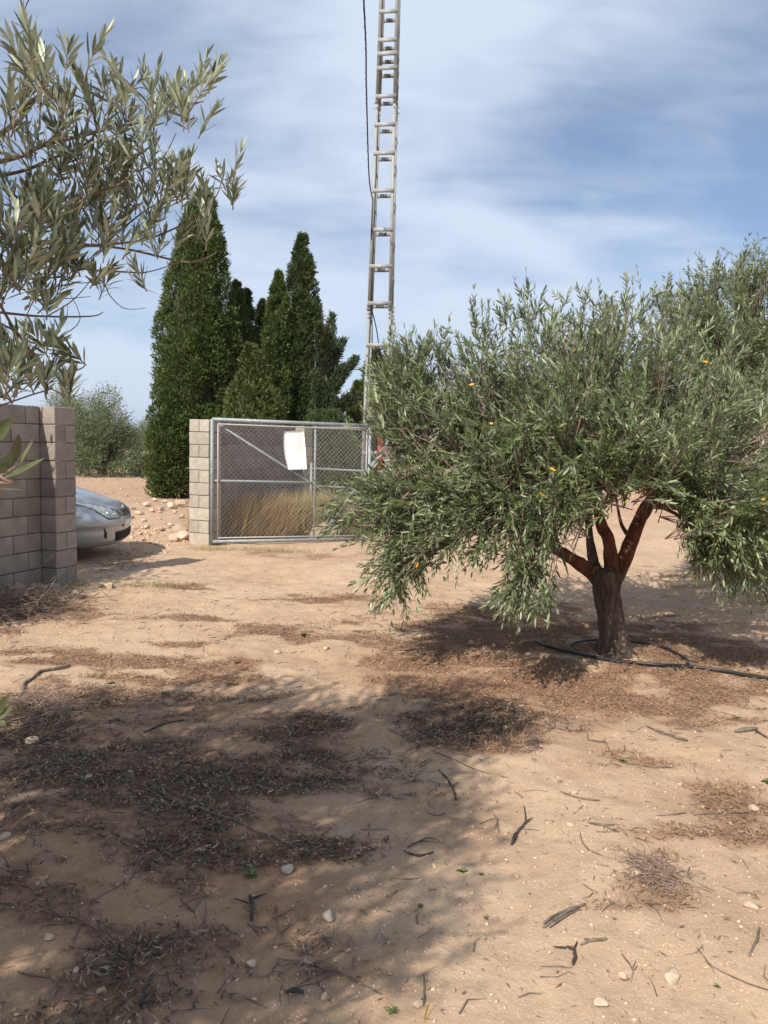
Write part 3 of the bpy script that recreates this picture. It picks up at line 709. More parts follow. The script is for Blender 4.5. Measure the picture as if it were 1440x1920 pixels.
for s in (-1, 1):
    q_ = [(-2.05, s * .765, 1.02), (-2.95, s * .765, 1.02), (-2.9, s * .655, 1.44), (-2.45, s * .655, 1.44)]
    shell_quad('side_window', 'glass', q_ if s < 0 else q_[::-1], .012)
    V_, F_ = rock_verts(1, 5, (1, 1, 1), 2); V_ = norm(V_) * np.array((.07, .10, .075)) + np.array((-1.75, s * .95, 1.04)); obj('wing_mirror', new_mesh('wing_mirror', V_, [F_], M['paint'], True), car)
    for wx in (-.93, -3.5):
        w_ = Bag(); w_.tube([(wx, s * .68, .315), (wx, s * .70, .315), (wx, s * .87, .315), (wx, s * .885, .315)], [.28, .315, .315, .28], 36)
        wo_ = obj('wheel', w_.mesh('wheel', M['tyre'], True), car)
        r_ = Bag(); r_.tube([(wx, s * .86, .315), (wx, s * .893, .315)], [.20, .20], 28)
        for k in range(5):
            a = k * 2 * math.pi / 5; r_.tube([(wx, s * .9, .315), (wx + math.cos(a) * .19, s * .9, .315 + math.sin(a) * .19)], [.03, .018], 6)
        obj('rim', r_.mesh('rim', M['galv'], True), wo_)

# ------------------------------------------------------------------ the air
hb = Bag(); hb.box((-3400, -350, -9), (3400, 5200, 150)); hz = bpy.data.materials.new('haze'); hz.use_nodes = True; hz.node_tree.nodes.clear()
ho_ = hz.node_tree.nodes.new('ShaderNodeOutputMaterial'); hv = hz.node_tree.nodes.new('ShaderNodeVolumePrincipled'); hv.inputs['Density'].default_value = .00012; hv.inputs['Color'].default_value = (.80, .88, 1.0, 1); hv.inputs['Anisotropy'].default_value = .3
hz.node_tree.links.new(hv.outputs[0], ho_.inputs['Volume'])
tag(obj('haze', hb.mesh('haze', hz)), kind='stuff')

# ------------------------------------------------------------------ olive trees
def shoot_leaves(rng, B, A, Ls, droop, leafL, leafW, pairs, big=False, n4=True, gap0=.08, op0=.95):
    """B, A, Ls: base, axis and length of every shoot; returns leaf verts, leaf tris, stem verts, stem quads"""
    n = len(B); A = norm(A); droop = np.broadcast_to(droop, (n,))[:, None]; Ls = Ls[:, None]
    curv = norm(rng.normal(size=(n, 3))) * .18 + np.array([0, 0, -1.0]) * droop
    pos = lambda s: B + A * Ls * s + curv * Ls * s * s
    tan = lambda s: norm(A + 2 * curv * s)
    U = norm(np.cross(A, norm(rng.normal(size=(n, 3))))); LB, LD, LN, LL, LW, Lb = [], [], [], [], [], []
    for j in range(pairs):
        s = gap0 + (1 - gap0) * j / max(1, pairs - 1); T = tan(s); p = pos(s)
        ang = j * math.pi / 2 + rng.normal(size=(n, 1)) * .25
        u = norm(U - T * (U * T).sum(1, keepdims=True)); w = np.cross(T, u); side = u * np.cos(ang) + w * np.sin(ang)
        ends = (1, -1) if j < pairs - 1 else (1, -1, 0)
        for e in ends:
            keep = rng.random(n) < (.93 if e else 1)
            op = (op0 - .45 * s) + rng.normal(size=(n, 1)) * .13
            D = norm(T * np.cos(op) + side * e * np.sin(op)) if e else T
            Nn = norm(T * np.sin(op) - side * e * np.cos(op) + rng.normal(size=(n, 3)) * .35) if e else side
            sz = (1.0 - .35 * abs(s - .45) * 1.4) * rng.uniform(.72, 1.15, n) * leafL
            for lst, v in ((LB, p), (LD, D), (LN, Nn), (LL, sz), (LW, sz / leafL * leafW * rng.uniform(.8, 1.2, n)), (Lb, rng.normal(size=n) * .13 - .02)): lst.append(v[keep])
    args = [np.concatenate(v) for v in (LB, LD, LN, LL, LW, Lb)]
    S = np.linspace(0, 1, 5); pts = [pos(s) for s in S]; sv, sf, o = [], [], 0
    for a in range(4):
        r0, r1 = .0021 * (1 - .6 * S[a]), .0021 * (1 - .6 * S[a + 1]); v, f = segs(pts[a], pts[a + 1], r0, r1, 3); sv.append(v); sf.append(f + o); o += len(v)
    return args, np.vstack(sv), np.vstack(sf)
def emit_leaves(parent, args, mats, nparts, big=False, n4=True, name='leaf', score=None):
    """the nparts largest-showing leaves as objects of their own, the rest as one joined part"""
    B = args[0]; fn = big_leaf_arrays if big else (lambda *a: leaf_arrays(*a, n4=n4))
    if nparts:
        if score is None:
            x, y, d = proj(B); T = B + norm(args[1]) * args[3][:, None]; x2, y2, _ = proj(T)
            inside = (x > 0) & (x < 1440) & (y > 0) & (y < 1920) & (d > .1); score = np.hypot(x2 - x, y2 - y) * inside
        order = np.argsort(-score); sel = order[:nparts]; rest = order[nparts:]
        for i in sel:
            V, F = fn(*[a[i:i + 1] for a in args]); V = V - B[i]
            obj(name, new_mesh(name, V, [F], mats, True), parent, tuple(B[i] - np.array(parent.location)))
    else: rest = np.arange(len(B))
    V, F = fn(*[a[rest] for a in args]); V = V - np.array(parent.location)
    return tag(obj('foliage', new_mesh('foliage', V, [F], mats, True), parent), kind='stuff')
def rel(parent, V): return np.asarray(V) - np.array(parent.location)
def lobes_shoots(rng, lobes, per, centre, spread=.30):
    """branchlets on the shell of every lobe, each with a spray of shoots; lobe = (c, rx, ry, rz, up, n)"""
    B, A, L, Dr, TB, TE = [], [], [], [], [], []
    for c, rx, ry, rz, up, n in lobes:
        c = np.array(c); k = rng.normal(size=(n, 3)); k = norm(k); rr = rng.uniform(.45, 1.0, (n, 1)) ** .6
        tip = c + k * rr * np.array((rx, ry, rz)); out = norm(norm(tip - centre) * .6 + k * .5)
        axis = norm(out * .75 + np.array((0, 0, up)) + rng.normal(size=(n, 3)) * .22)
        for j in range(per):
            b = tip - axis * rng.uniform(0, spread, (n, 1)) + rng.normal(size=(n, 3)) * .035
            a = norm(axis * .8 + rng.normal(size=(n, 3)) * .42 + np.array((0, 0, up)) * .45)
            B.append(b); A.append(a); L.append(rng.uniform(.14, .30, n) * (1.15 if up > .5 else 1)); Dr.append(np.full(n, .05 if up > .3 else .14))
            TB.append(tip - axis * (spread + .12)); TE.append(b)
    return [np.concatenate(v) for v in (B, A, L, Dr)] + [np.concatenate(TB), np.concatenate(TE)]

rng = np.random.default_rng(11)
OX, OY = G(1150, 1228)[:2]; OZ = gzs(OX, OY)
main = thing('olive_tree', 'full grey-green olive tree with dark forked trunk standing inside the loop of black hose', 'tree', (OX, OY, OZ))
def pxl(px, py, Y, rx, rz, up, n, ry=None): return (P(px, py, Y), rx, ry or rx, rz, up, n)
ML = [pxl(745, 905, 5.5, .36, .26, .25, 26), pxl(690, 960, 5.4, .22, .22, .0, 12), pxl(735, 985, 5.4, .36, .24, -.1, 22), pxl(735, 1060, 5.2, .20, .20, -.35, 14), pxl(760, 1060, 5.2, .16, .16, -.4, 8),
      pxl(790, 780, 5.6, .42, .32, .5, 34), pxl(860, 720, 5.7, .42, .28, .8, 26), pxl(760, 700, 5.9, .26, .22, .8, 16), pxl(725, 800, 5.7, .22, .24, .5, 20), pxl(740, 730, 5.8, .2, .2, .7, 12), pxl(850, 880, 5.2, .50, .42, .3, 46), pxl(880, 980, 5.0, .44, .24, -.2, 28),
      pxl(960, 760, 5.5, .50, .42, .7, 46), pxl(975, 900, 4.9, .46, .42, .2, 44), pxl(1010, 1000, 4.8, .34, .18, -.4, 18), pxl(985, 1080, 4.7, .17, .20, -.4, 12), pxl(960, 1100, 4.75, .10, .12, -.5, 4), pxl(1060, 1060, 4.8, .10, .1, -.5, 3),
      pxl(1050, 680, 5.8, .52, .36, .9, 44), pxl(1080, 820, 5.0, .50, .46, .4, 52), pxl(1120, 940, 4.8, .42, .22, -.1, 26), pxl(1160, 680, 6.0, .52, .40, .9, 46), pxl(1200, 820, 5.1, .52, .46, .4, 50),
      pxl(1240, 900, 5.2, .34, .16, .1, 14), pxl(1290, 720, 6.1, .55, .42, .8, 42), pxl(1320, 850, 5.2, .52, .44, .3, 48), pxl(1380, 960, 5.1, .42, .28, -.2, 32), pxl(1330, 1000, 5.1, .26, .18, -.3, 12), pxl(1340, 950, 4.9, .26, .2, .1, 16), pxl(1400, 1010, 5.0, .3, .2, -.1, 18), pxl(1350, 1050, 5.2, .18, .14, -.3, 8), pxl(1420, 1070, 5.3, .25, .14, -.3, 10), pxl(1420, 1050, 5.3, .3, .16, -.3, 12),
      pxl(1440, 820, 5.6, .55, .5, .4, 40), pxl(1520, 900, 5.9, .55, .5, .2, 30), pxl(1560, 760, 6.2, .55, .5, .6, 26),
      pxl(900, 830, 6.5, .60, .45, .4, 40), pxl(1030, 820, 7.1, .65, .5, .5, 40), pxl(1180, 790, 7.4, .7, .5, .6, 40), pxl(1330, 800, 7.2, .7, .5, .5, 36), pxl(1480, 820, 7.0, .6, .5, .5, 24),
      pxl(1110, 770, 6.1, .7, .4, .5, 40), pxl(1300, 790, 6.2, .7, .4, .5, 34)]
B_, A_, L_, D_, TB_, TE_ = lobes_shoots(rng, ML, 6, np.array((OX, OY, 1.2)))
# wispy leaders standing above the crown
WB, WA, WL = [], [], []
for px, py, py2, Y in ((760, 690, 610, 5.9), (770, 700, 620, 5.9), (830, 680, 598, 5.8), (825, 690, 610, 5.8), (790, 700, 650, 5.7), (893, 650, 560, 5.9), (905, 640, 565, 5.9), (915, 660, 600, 5.9), (930, 640, 590, 5.8), (990, 600, 515, 6.0), (985, 620, 530, 6.0), (960, 630, 560, 6.0), (950, 600, 550, 6.0), (1005, 610, 545, 5.9),
                       (1055, 600, 525, 6.0), (1040, 620, 550, 5.9), (1095, 600, 520, 6.1), (1090, 620, 530, 6.1), (1110, 620, 550, 6.1), (1130, 600, 530, 6.2), (1175, 580, 500, 6.2), (1185, 600, 520, 6.2), (1205, 590, 515, 6.2), (1160, 610, 550, 6.1), (1240, 600, 520, 6.3), (1250, 620, 545, 6.3), (1220, 640, 570, 6.2), (1280, 630, 560, 6.3)):
    a, b = P(px, py + 25, Y), P(px, py2, Y); WB.append(a); WA.append(b - a); WL.append(np.linalg.norm(b - a))
    for k in range(4):
        f = rng.uniform(0, .6); q = a + (b - a) * f; WB.append(q); WA.append(norm((b - a)) + rng.normal(size=3) * .45); WL.append(rng.uniform(.12, .22))
B_ = np.vstack([B_, WB]); A_ = np.vstack([norm(A_), norm(np.array(WA))]); L_ = np.concatenate([L_, WL]); D_ = np.concatenate([D_, np.full(len(WL), .03)])
# keep the window under the crown, round the limbs, open
x_, y_, d_ = proj(B_ + A_ * L_[:, None]); x0_, y0_, _ = proj(B_)
ok = ~((x_ > 1100) & (x_ < 1285) & (np.maximum(y_, y0_) > 925 + np.abs(x_ - 1190) * .35)) & ~((x_ > 1040) & (x_ <= 1100) & (np.maximum(y_, y0_) > 985)) & ~((x_ > 800) & (x_ < 900) & (y_ > 1075)) & ~((x_ < 655) & (y_ > 1030)) & ~((y_ > 1165) & (x_ < 1300)) & ~((x_ < 678) & (y_ < 790)) & ~((x_ < 715) & (y_ < 680)) & ~((np.minimum(x_, x0_) < 728) & (y_ < 872) & (y_ > 800))
ok &= (rng.random(len(x_)) < .80)
B_, A_, L_, D_ = B_[ok], A_[ok], L_[ok], D_[ok]
la, sv, sf = shoot_leaves(rng, B_, A_, L_, D_, .080, .0138, 9, op0=.84)
emit_leaves(main, la, M['leaf'], 290)
nT = len(TE_); okt = rng.random(nT) < .8
tx, ty, _ = proj(TE_); okt &= ~((tx > 1090) & (tx < 1290) & (ty > 905)) & (ty < 1140)
v2, f2 = segs(TB_[okt], TE_[okt], .0045, .0022, 3)
# inner boughs from the limbs to every lobe
bb = Bag(); forks = [P(1015, 1015, 5.7), P(1125, 960, 5.9), P(1240, 915, 6.0), P(1110, 985, 6.2), P(1215, 950, 6.0)]
for c, rx, ry, rz, up, n in ML:
    c = np.array(c); f = min(forks, key=lambda q: np.linalg.norm(q - c)); d = c - f; mid = f + d * .5 + np.array((0, 0, .12)) + rng.normal(size=3) * .05
    bb.tube([f, mid, c, c + d * .12 + np.array((0, 0, .1 * up))], [.017, .013, .008, .003], 6, sub=3, rough=.12)
    for k in range(7):
        e = c + norm(rng.normal(size=3)) * np.array((rx, ry, rz)) * .8; m_ = mid + (c - mid) * rng.uniform(0, 1)
        ex, ey, _ = proj(e); mx_, my_, _ = proj((m_ + e) / 2)
        if any(1040 < a < 1290 and b > 905 for a, b in ((ex, ey), (mx_, my_))): continue
        bb.tube([m_, (m_ + e) / 2 + rng.normal(size=3) * .04, e], [.009, .006, .003], 4, sub=2)
tag(obj('branch', (Bag().add(rel(main, np.vstack([sv])), sf).add(rel(main, v2), f2).add(rel(main, np.vstack(bb.v)), [np.vstack(x) for x in bb.f.values()])).mesh('branch', M['twig'], True), main), kind='stuff')
t_ = Bag()
t_.tube([G(1150, 1234) + (0, 0, -.12), G(1150, 1228) + (0, 0, .03), P(1147, 1170, OY), P(1139, 1120, OY), P(1137, 1088, OY), P(1140, 1070, OY)], [.17, .122, .100, .098, .112, .085], 40, rough=.24, seed=5, sub=12, fr=24)
for k in range(7):
    a = k * .9; t_.tube([G(1150, 1228) + (math.cos(a) * .06, math.sin(a) * .06, .16), G(1150, 1228) + (math.cos(a) * .13, math.sin(a) * .13, .0), G(1150, 1228) + (math.cos(a) * .22, math.sin(a) * .22, -.06)], [.05, .045, .02], 8, rough=.15, sub=3, seed=k)
obj('trunk', new_mesh('trunk', rel(main, np.vstack(t_.v)), [np.vstack(x) for x in t_.f.values()], M['bark'], True), main)
def limb(pts, rad, m='bark_red', seed=1, name='limb'):
    V, F = tube(pts, rad, 18, rough=.22, seed=seed, sub=8, fr=26); return obj(name, new_mesh(name, rel(main, V), F, M[m], True), main)
fk = P(1137, 1100, OY)
limb([fk, P(1108, 1072, 5.95), P(1065, 1043, 5.85), P(1030, 1023, 5.75), P(1012, 1015, 5.7)], [.085, .062, .046, .040, .038], seed=2)
limb([fk, P(1115, 1060, 6.0), P(1106, 1010, 6.1), P(1100, 960, 6.2), P(1085, 900, 6.3)], [.07, .045, .032, .027, .02], 'bark', seed=3)
limb([fk + (0.02, .0, 0), P(1146, 1060, 5.95), P(1140, 1010, 5.9), P(1128, 985, 5.9), P(1118, 940, 5.9), P(1105, 880, 6.0)], [.075, .056, .050, .047, .034, .022], seed=4)
limb([fk + (.02, .02, 0), P(1160, 1075, 6.0), P(1183, 1015, 6.0), P(1204, 965, 6.0), P(1225, 932, 6.0), P(1238, 915, 6.0)], [.08, .062, .056, .053, .045, .038], seed=6)
limb([P(1206, 960, 6.0), P(1224, 915, 6.05), P(1235, 870, 6.1), P(1260, 790, 6.2)], [.030, .026, .02, .012], seed=8)
limb([P(1183, 1010, 6.03), P(1166, 985, 6.1), P(1158, 950, 6.2), P(1150, 900, 6.3)], [.02, .014, .011, .008], seed=9)
for a, b, r in ((P(1018, 1018, 5.70), P(1007, 1010, 5.69), .043), (P(1230, 926, 5.99), P(1244, 910, 5.97), .044), (P(1120, 1071, 5.90), P(1114, 1069, 5.89), .036), (P(1152, 1150, 5.90), P(1151, 1144, 5.89), .025)):
    V, F = tube([a, (a + b) / 2, b], [r * .9, r, r * .8], 12, rough=.25, seed=4, sub=2); obj('lichen', new_mesh('lichen', rel(main, V), F, M['lichen'], True), main)
for px, py, dx, dy, Y in ((878, 722, 16, -2, 5.25), (1072, 661, 8, -9, 5.55), (915, 793, 14, 3, 4.9), (1030, 876, 12, 8, 4.55), (1012, 923, 10, 9, 4.45), (1317, 677, 12, 3, 5.5), (780, 1065, 4, -10, 5.0), (1438, 934, -14, 4, 4.7)):
    a, b = P(px, py, Y), P(px + dx, py + dy, Y); D = b - a
    V, F = big_leaf_arrays(np.array([a]), np.array([D]), np.array([[0.1, -1, .5]]), np.array([.045]), np.array([.015]), np.array([.2]))
    obj('yellow_leaf', new_mesh('yellow_leaf', rel(main, V), [F], M['yellow_leaf'], True), main)
V0, F0 = rock_verts(1, 3, (1, 1, 1), 1); V0 = norm(V0); fr_ = Bag()
for k in range(90):
    px, py = (rng.uniform(1280, 1440), rng.uniform(900, 1060)) if k < 60 else (rng.uniform(700, 1250), rng.uniform(850, 1000)); c = P(px, py, rng.uniform(4.7, 5.1)); fr_.add(V0 * np.array((.008, .008, .011)) + c, F0)
tag(obj('olives', new_mesh('olives', rel(main, np.vstack(fr_.v)), [np.vstack(x) for x in fr_.f.values()], M['olive'], True), main), kind='stuff')

# second olive, behind to the right
rng = np.random.default_rng(23)
tx2, ty2 = 5.1, 8.6
ol2 = thing('olive_tree', 'taller olive tree rising behind the right side of the forked olive', 'tree', (tx2, ty2, 0))
L2 = [pxl(1300, 650, 8.2, .75, .55, .9, 62), pxl(1400, 590, 8.3, .75, .65, 1.0, 80), pxl(1300, 780, 8.0, .8, .6, .5, 44), pxl(1420, 740, 7.9, .8, .7, .6, 60), pxl(1500, 600, 8.6, .8, .7, .9, 60), pxl(1330, 900, 8.0, .6, .4, .1, 24),
      pxl(1420, 930, 7.8, .7, .5, .1, 36), pxl(1560, 700, 8.6, .9, .8, .6, 50), pxl(1540, 900, 8.4, .9, .6, .2, 40), pxl(1400, 800, 9.6, .9, .8, .5, 40), pxl(1290, 600, 8.3, .35, .3, 1.0, 18), pxl(1400, 1030, 8.0, .5, .25, -.3, 16)]
B_, A_, L_, D_, TB_, TE_ = lobes_shoots(rng, L2, 6, np.array((tx2, ty2, 1.5)))
WB, WA, WL = [], [], []
for px, py in ((1240, 545), (1258, 535), (1275, 520), (1300, 505), (1328, 510), (1345, 480), (1365, 480), (1392, 455), (1400, 480), (1428, 462), (1440, 490), (1465, 460), (1420, 500), (1380, 500), (1315, 530), (1290, 540)):
    Y = rng.uniform(8.1, 8.6); b = P(px, py, Y); a = b - np.array((rng.normal() * .05, 0, .45)); WB.append(a); WA.append(b - a); WL.append(.45)
    for k in range(4): WB.append(a + (b - a) * rng.uniform(0, .6)); WA.append(norm(b - a) + rng.normal(size=3) * .4); WL.append(rng.uniform(.15, .28))
B_ = np.vstack([B_, WB]); A_ = np.vstack([norm(A_), norm(np.array(WA))]); L_ = np.concatenate([L_, WL]) * 1.1; D_ = np.concatenate([D_, np.full(len(WL), .03)])
x_, y_, d_ = proj(B_ + A_ * L_[:, None]); ok = ~((x_ < 1290) & (y_ > 860)) & ~((x_ < 1225))
la, sv, sf = shoot_leaves(rng, B_[ok], A_[ok], L_[ok], D_[ok], .080, .0155, 9)
emit_leaves(ol2, la, M['leaf'], 120)
bb = Bag(); f0 = np.array((tx2, ty2, .8))
for c, rx, ry, rz, up, n in L2:
    c = np.array(c); mid = (f0 + c) / 2 + rng.normal(size=3) * .1; bb.tube([f0, mid, c, c + (0, 0, .3)], [.05, .03, .014, .004], 7, sub=3, rough=.1)
    for k in range(8):
        e = c + norm(rng.normal(size=3)) * np.array((rx, ry, rz)) * .85; m_ = mid + (c - mid) * rng.uniform(.2, 1); bb.tube([m_, (m_ + e) / 2 + rng.normal(size=3) * .05, e], [.012, .007, .003], 4, sub=2)
v2, f2 = segs(TB_, TE_, .005, .0025, 3)
tag(obj('branch', Bag().add(rel(ol2, sv), sf).add(rel(ol2, v2), f2).add(rel(ol2, np.vstack(bb.v)), [np.vstack(x) for x in bb.f.values()]).mesh('branch', M['twig'], True), ol2), kind='stuff')
V, F = tube([(tx2, ty2, -.15), (tx2, ty2, .05), (tx2 - .03, ty2, .5), (tx2, ty2, .95)], [.22, .16, .13, .12], 24, rough=.16, sub=7, seed=9, fr=22); obj('trunk', new_mesh('trunk', rel(ol2, V), F, M['bark'], True), ol2)

# ------------------------------------------------------------------ near olive whose boughs hang in from the left
rng = np.random.default_rng(5)
NTX, NTY = -2.55, .9
near = thing('olive_tree', 'near olive whose leafy boughs and bare twigs reach in at upper left', 'tree', (NTX, NTY, 0))
nb = Bag(); NB = []; OFF = []       # boughs as polylines in the place
hub = np.array((NTX, NTY, 1.15))
BR = [([(0, 303), (79, 273), (158, 253), (237, 233), (285, 224), (340, 198), (382, 190)], 2.05, .010),
      ([(0, 251), (51, 198), (78, 165), (74, 90)], 1.9, .010), ([(0, 330), (90, 300), (170, 262), (190, 200), (200, 140)], 2.1, .008),
      ([(0, 447), (80, 430), (160, 372), (225, 345), (262, 310)], 1.95, .010), ([(0, 445), (119, 455), (237, 467), (344, 491), (388, 483), (406, 471)], 2.15, .008),
      ([(79, 467), (237, 455), (300, 440), (356, 412), (400, 376), (416, 340)], 2.15, .007), ([(60, 475), (150, 503), (237, 510), (277, 510), (338, 492)], 2.1, .006),
      ([(120, 470), (190, 526), (206, 554), (233, 578), (273, 578)], 2.1, .004), ([(0, 586), (79, 593), (170, 593), (194, 585)], 2.0, .006),
      ([(0, 606), (47, 637), (95, 649), (135, 632)], 1.9, .005), ([(0, 672), (32, 688), (79, 702), (150, 692), (158, 676)], 1.8, .006),
      ([(50, 650), (75, 690), (60, 715), (25, 745)], 1.8, .005), ([(200, 455), (240, 420), (300, 380), (380, 372)], 2.2, .006), ([(150, 250), (230, 320), (300, 300), (330, 250)], 2.2, .006),
      ([(237, 505), (260, 535), (295, 551)], 2.1, .003), ([(90, 592), (140, 560), (190, 500)], 2.05, .004), ([(125, 600), (128, 568)], 2.0, .002), ([(0, 520), (70, 560), (120, 560), (170, 556)], 2.0, .004),
      ([(40, 480), (70, 540), (50, 600), (70, 690)], 2.0, .004), ([(60, 740), (90, 728), (130, 745), (160, 735)], 1.7, .003), ([(0, 690), (30, 730), (20, 760)], 1.6, .004), ([(100, 640), (150, 600), (125, 540)], 1.95, .003), ([(190, 526), (140, 530), (90, 505)], 2.1, .003),
      ([(300, 470), (330, 440), (335, 420)], 2.15, .003), ([(328, 200), (310, 170), (290, 130)], 2.05, .004), ([(285, 224), (300, 280), (330, 300), (350, 340)], 2.1, .003)]
for pl, Y, r in BR:
    pts = [P(x, y, Y + .06 * math.sin(i * 1.7 + x)) for i, (x, y) in enumerate(pl)]
    if pl[0][0] <= 60:
        d = pts[0] - pts[1]; d = d / np.linalg.norm(d); e = pts[0] + d * .45 + np.array((-.1, -.1, 0)); pts = [hub + np.array((.1, .1, .3 + .5 * (e[2] - 1.6))), (e + hub) / 2 + np.array((-.1, 0, .25)), e] + pts; OFF += [(pts[1], pts[2]), (pts[2], pts[3]), (pts[1] * .5 + pts[0] * .5, pts[1])]; rr = [.03, .02, r * 1.5] + list(np.linspace(r * 1.1, r * .3, len(pts) - 3))
    else: rr = list(np.linspace(r, r * .35, len(pts)))
    nb.tube(pts, list(np.array(rr) * (.55 if Y > 0 else 1)), 7, sub=5, rough=.08); NB.append((pts, Y))
SB, SA, SL = [], [], []
def shoots_at(px, py, n, Y, L=.15, up=1.0, sx=18, sy=14):
    if py < 500: L *= .85; py += 38 * min(1, max(0, (400 - px) / 90))
    for _ in range(max(1, int(n * .85 + .5))):
        SB.append(P(px + rng.normal() * sx, py + rng.normal() * sy, Y + rng.normal() * .12)); SA.append(np.array((rng.normal() * .38, rng.normal() * .4, up)) + rng.normal(size=3) * .12); SL.append(L * rng.uniform(.7, 1.2))
for px, py, n, Y, *k in ((62, 120, 5, 1.75, .17), (75, 175, 5, 1.8, .16), (115, 150, 3, 1.8, .15), (130, 110, 2, 1.8, .12), (10, 190, 4, 1.75, .15), (20, 240, 5, 1.8, .16), (60, 250, 6, 1.9), (120, 230, 5, 1.9), (195, 170, 5, 2.0), (200, 215, 5, 2.0), (245, 200, 3, 2.05),
                         (285, 170, 3, 2.05), (280, 225, 3, 2.05), (315, 190, 4, 2.05), (345, 185, 5, 2.05, .12), (385, 180, 4, 2.05, .1), (340, 215, 3, 2.05, .09), (350, 255, 2, 2.1, .08),
                         (150, 290, 7, 2.0), (200, 290, 8, 2.05), (250, 290, 7, 2.1), (290, 285, 4, 2.1, .12), (110, 320, 7, 2.0), (160, 350, 8, 2.05), (220, 350, 8, 2.1), (270, 340, 6, 2.1), (330, 330, 4, 2.1, .12), (345, 350, 3, 2.1, .1),
                         (30, 350, 5, 1.9), (60, 390, 8, 1.9), (110, 400, 8, 2.0), (20, 410, 7, 1.9), (150, 430, 7, 2.0), (190, 410, 7, 2.1), (240, 380, 5, 2.1), (290, 370, 5, 2.1, .12), (250, 430, 4, 2.1, .12), (290, 420, 4, 2.1, .12), (200, 455, 3, 2.1),
                         (405, 360, 3, 2.1, .11), (420, 400, 3, 2.1, .09), (385, 400, 3, 2.1, .09), (330, 440, 2, 2.1, .09), (400, 480, 2, 2.1, .07), (40, 450, 7, 1.85), (90, 470, 5, 1.95), (10, 480, 7, 1.8), (30, 540, 8, 1.75), (70, 530, 6, 1.8), (100, 545, 4, 1.85, .12), (10, 570, 6, 1.75),
                         (60, 580, 4, 1.8, .1), (130, 520, 3, 2.0, .09), (170, 540, 2, 2.0, .08), (180, 560, 1, 2.0, .07), (85, 600, 2, 1.9, .07), (100, 670, 4, 1.8, .09), (40, 660, 3, 1.8, .08), (155, 690, 2, 1.8, .06), (20, 745, 6, 1.5, .09), (75, 740, 3, 1.5, .07), (125, 752, 2, 1.5, .06), (60, 710, 2, 1.7, .06), (10, 700, 3, 1.6, .08), (285, 495, 1, 2.1, .06)):
    shoots_at(px, py, n, Y, *(k[:1] if k else (.15,)), up=1.0 if py < 520 else .8, sx=16 if py < 520 else 8, sy=14 if py < 520 else 7)
SB, SA, SL = np.array(SB), np.array(SA), np.array(SL)
la, sv, sf = shoot_leaves(rng, SB, SA, SL, .05, .061, .0096, 8, gap0=.10, op0=.78)
# the rest of the crown, left of and behind the camera: it throws the shade in the foreground
NL = [((-2.5, 1.4, 2.9), .9, .9, .55, .8, 42), ((-1.9, .3, 2.7), .9, .9, .5, .8, 44), ((-3.2, .2, 2.8), .9, .9, .6, .8, 34), ((-2.6, .5, 2.3), 1.2, 1.2, .5, .5, 44), ((-2.1, -.9, 2.4), .8, .9, .5, .5, 40), ((-3.4, 1.6, 2.3), .8, .8, .5, .5, 34),
      ((-2.3, 2.3, 2.4), .55, .5, .5, .4, 24), ((-3.3, -1.0, 2.3), .9, .9, .6, .5, 26), ((-1.7, 1.7, 2.75), .5, .6, .4, .7, 22), ((-1.55, .9, 2.9), .6, .7, .35, .7, 40), ((-1.2, 1.9, 3.0), .45, .4, .2, .8, 16), ((-1.75, .0, 2.75), .6, .6, .35, .6, 26),
      ((-2.9, 2.4, 1.8), .5, .5, .4, .1, 12), ((-2.1, 1.3, 2.6), .9, .7, .5, .6, 40), ((-2.4, -.3, 2.6), .9, .8, .5, .6, 36)]
NL = [l[:5] + (int(l[5] * 1.5),) for l in NL]
B_, A_, L_, D_, TB_, TE_ = lobes_shoots(rng, NL, 6, np.array((NTX, NTY, 1.2)))
def hidden(p, m=45):
    x, y, d = proj(p); return ~((d > 0.02) & (x > -m) & (x < 1440 + m) & (y > -m) & (y < 1920 + m))
ob, oa = [], []
low = [(np.array((-2.0, .95, 1.15)), np.array((-1.45, .8, 1.5))), (np.array((-1.45, .8, 1.5)), np.array((-.95, .85, 1.6))), (np.array((-2.0, .9, 1.1)), np.array((-1.3, .75, 1.15))), (np.array((-1.3, .75, 1.15)), np.array((-.75, .9, 1.2)))]
for a, b in OFF + low * 2:
    for _ in range(9):
        ob.append(a + (b - a) * rng.random() + rng.normal(size=3) * .07); oa.append(rng.normal(size=3) * .5 + np.array((.15, .1, .7)))
B_ = np.vstack([B_, ob]); A_ = np.vstack([A_, oa]); L_ = np.concatenate([L_, rng.uniform(.12, .26, len(ob))]); D_ = np.concatenate([D_, np.full(len(ob), .08)])
ok = hidden(B_) & hidden(B_ + norm(A_) * (L_[:, None] + .06)) & hidden(B_ + norm(A_) * L_[:, None] * .5) & (np.linalg.norm(B_ - np.array((0, 0, CAMH)), axis=1) > .6)
lb, sv2, sf2 = shoot_leaves(rng, B_[ok], A_[ok], L_[ok], D_[ok], .062, .013, 8)
okt = hidden(TB_) & hidden(TE_) & hidden((TB_ + TE_) / 2); v2, f2 = segs(TB_[okt], TE_[okt], .005, .0025, 3)
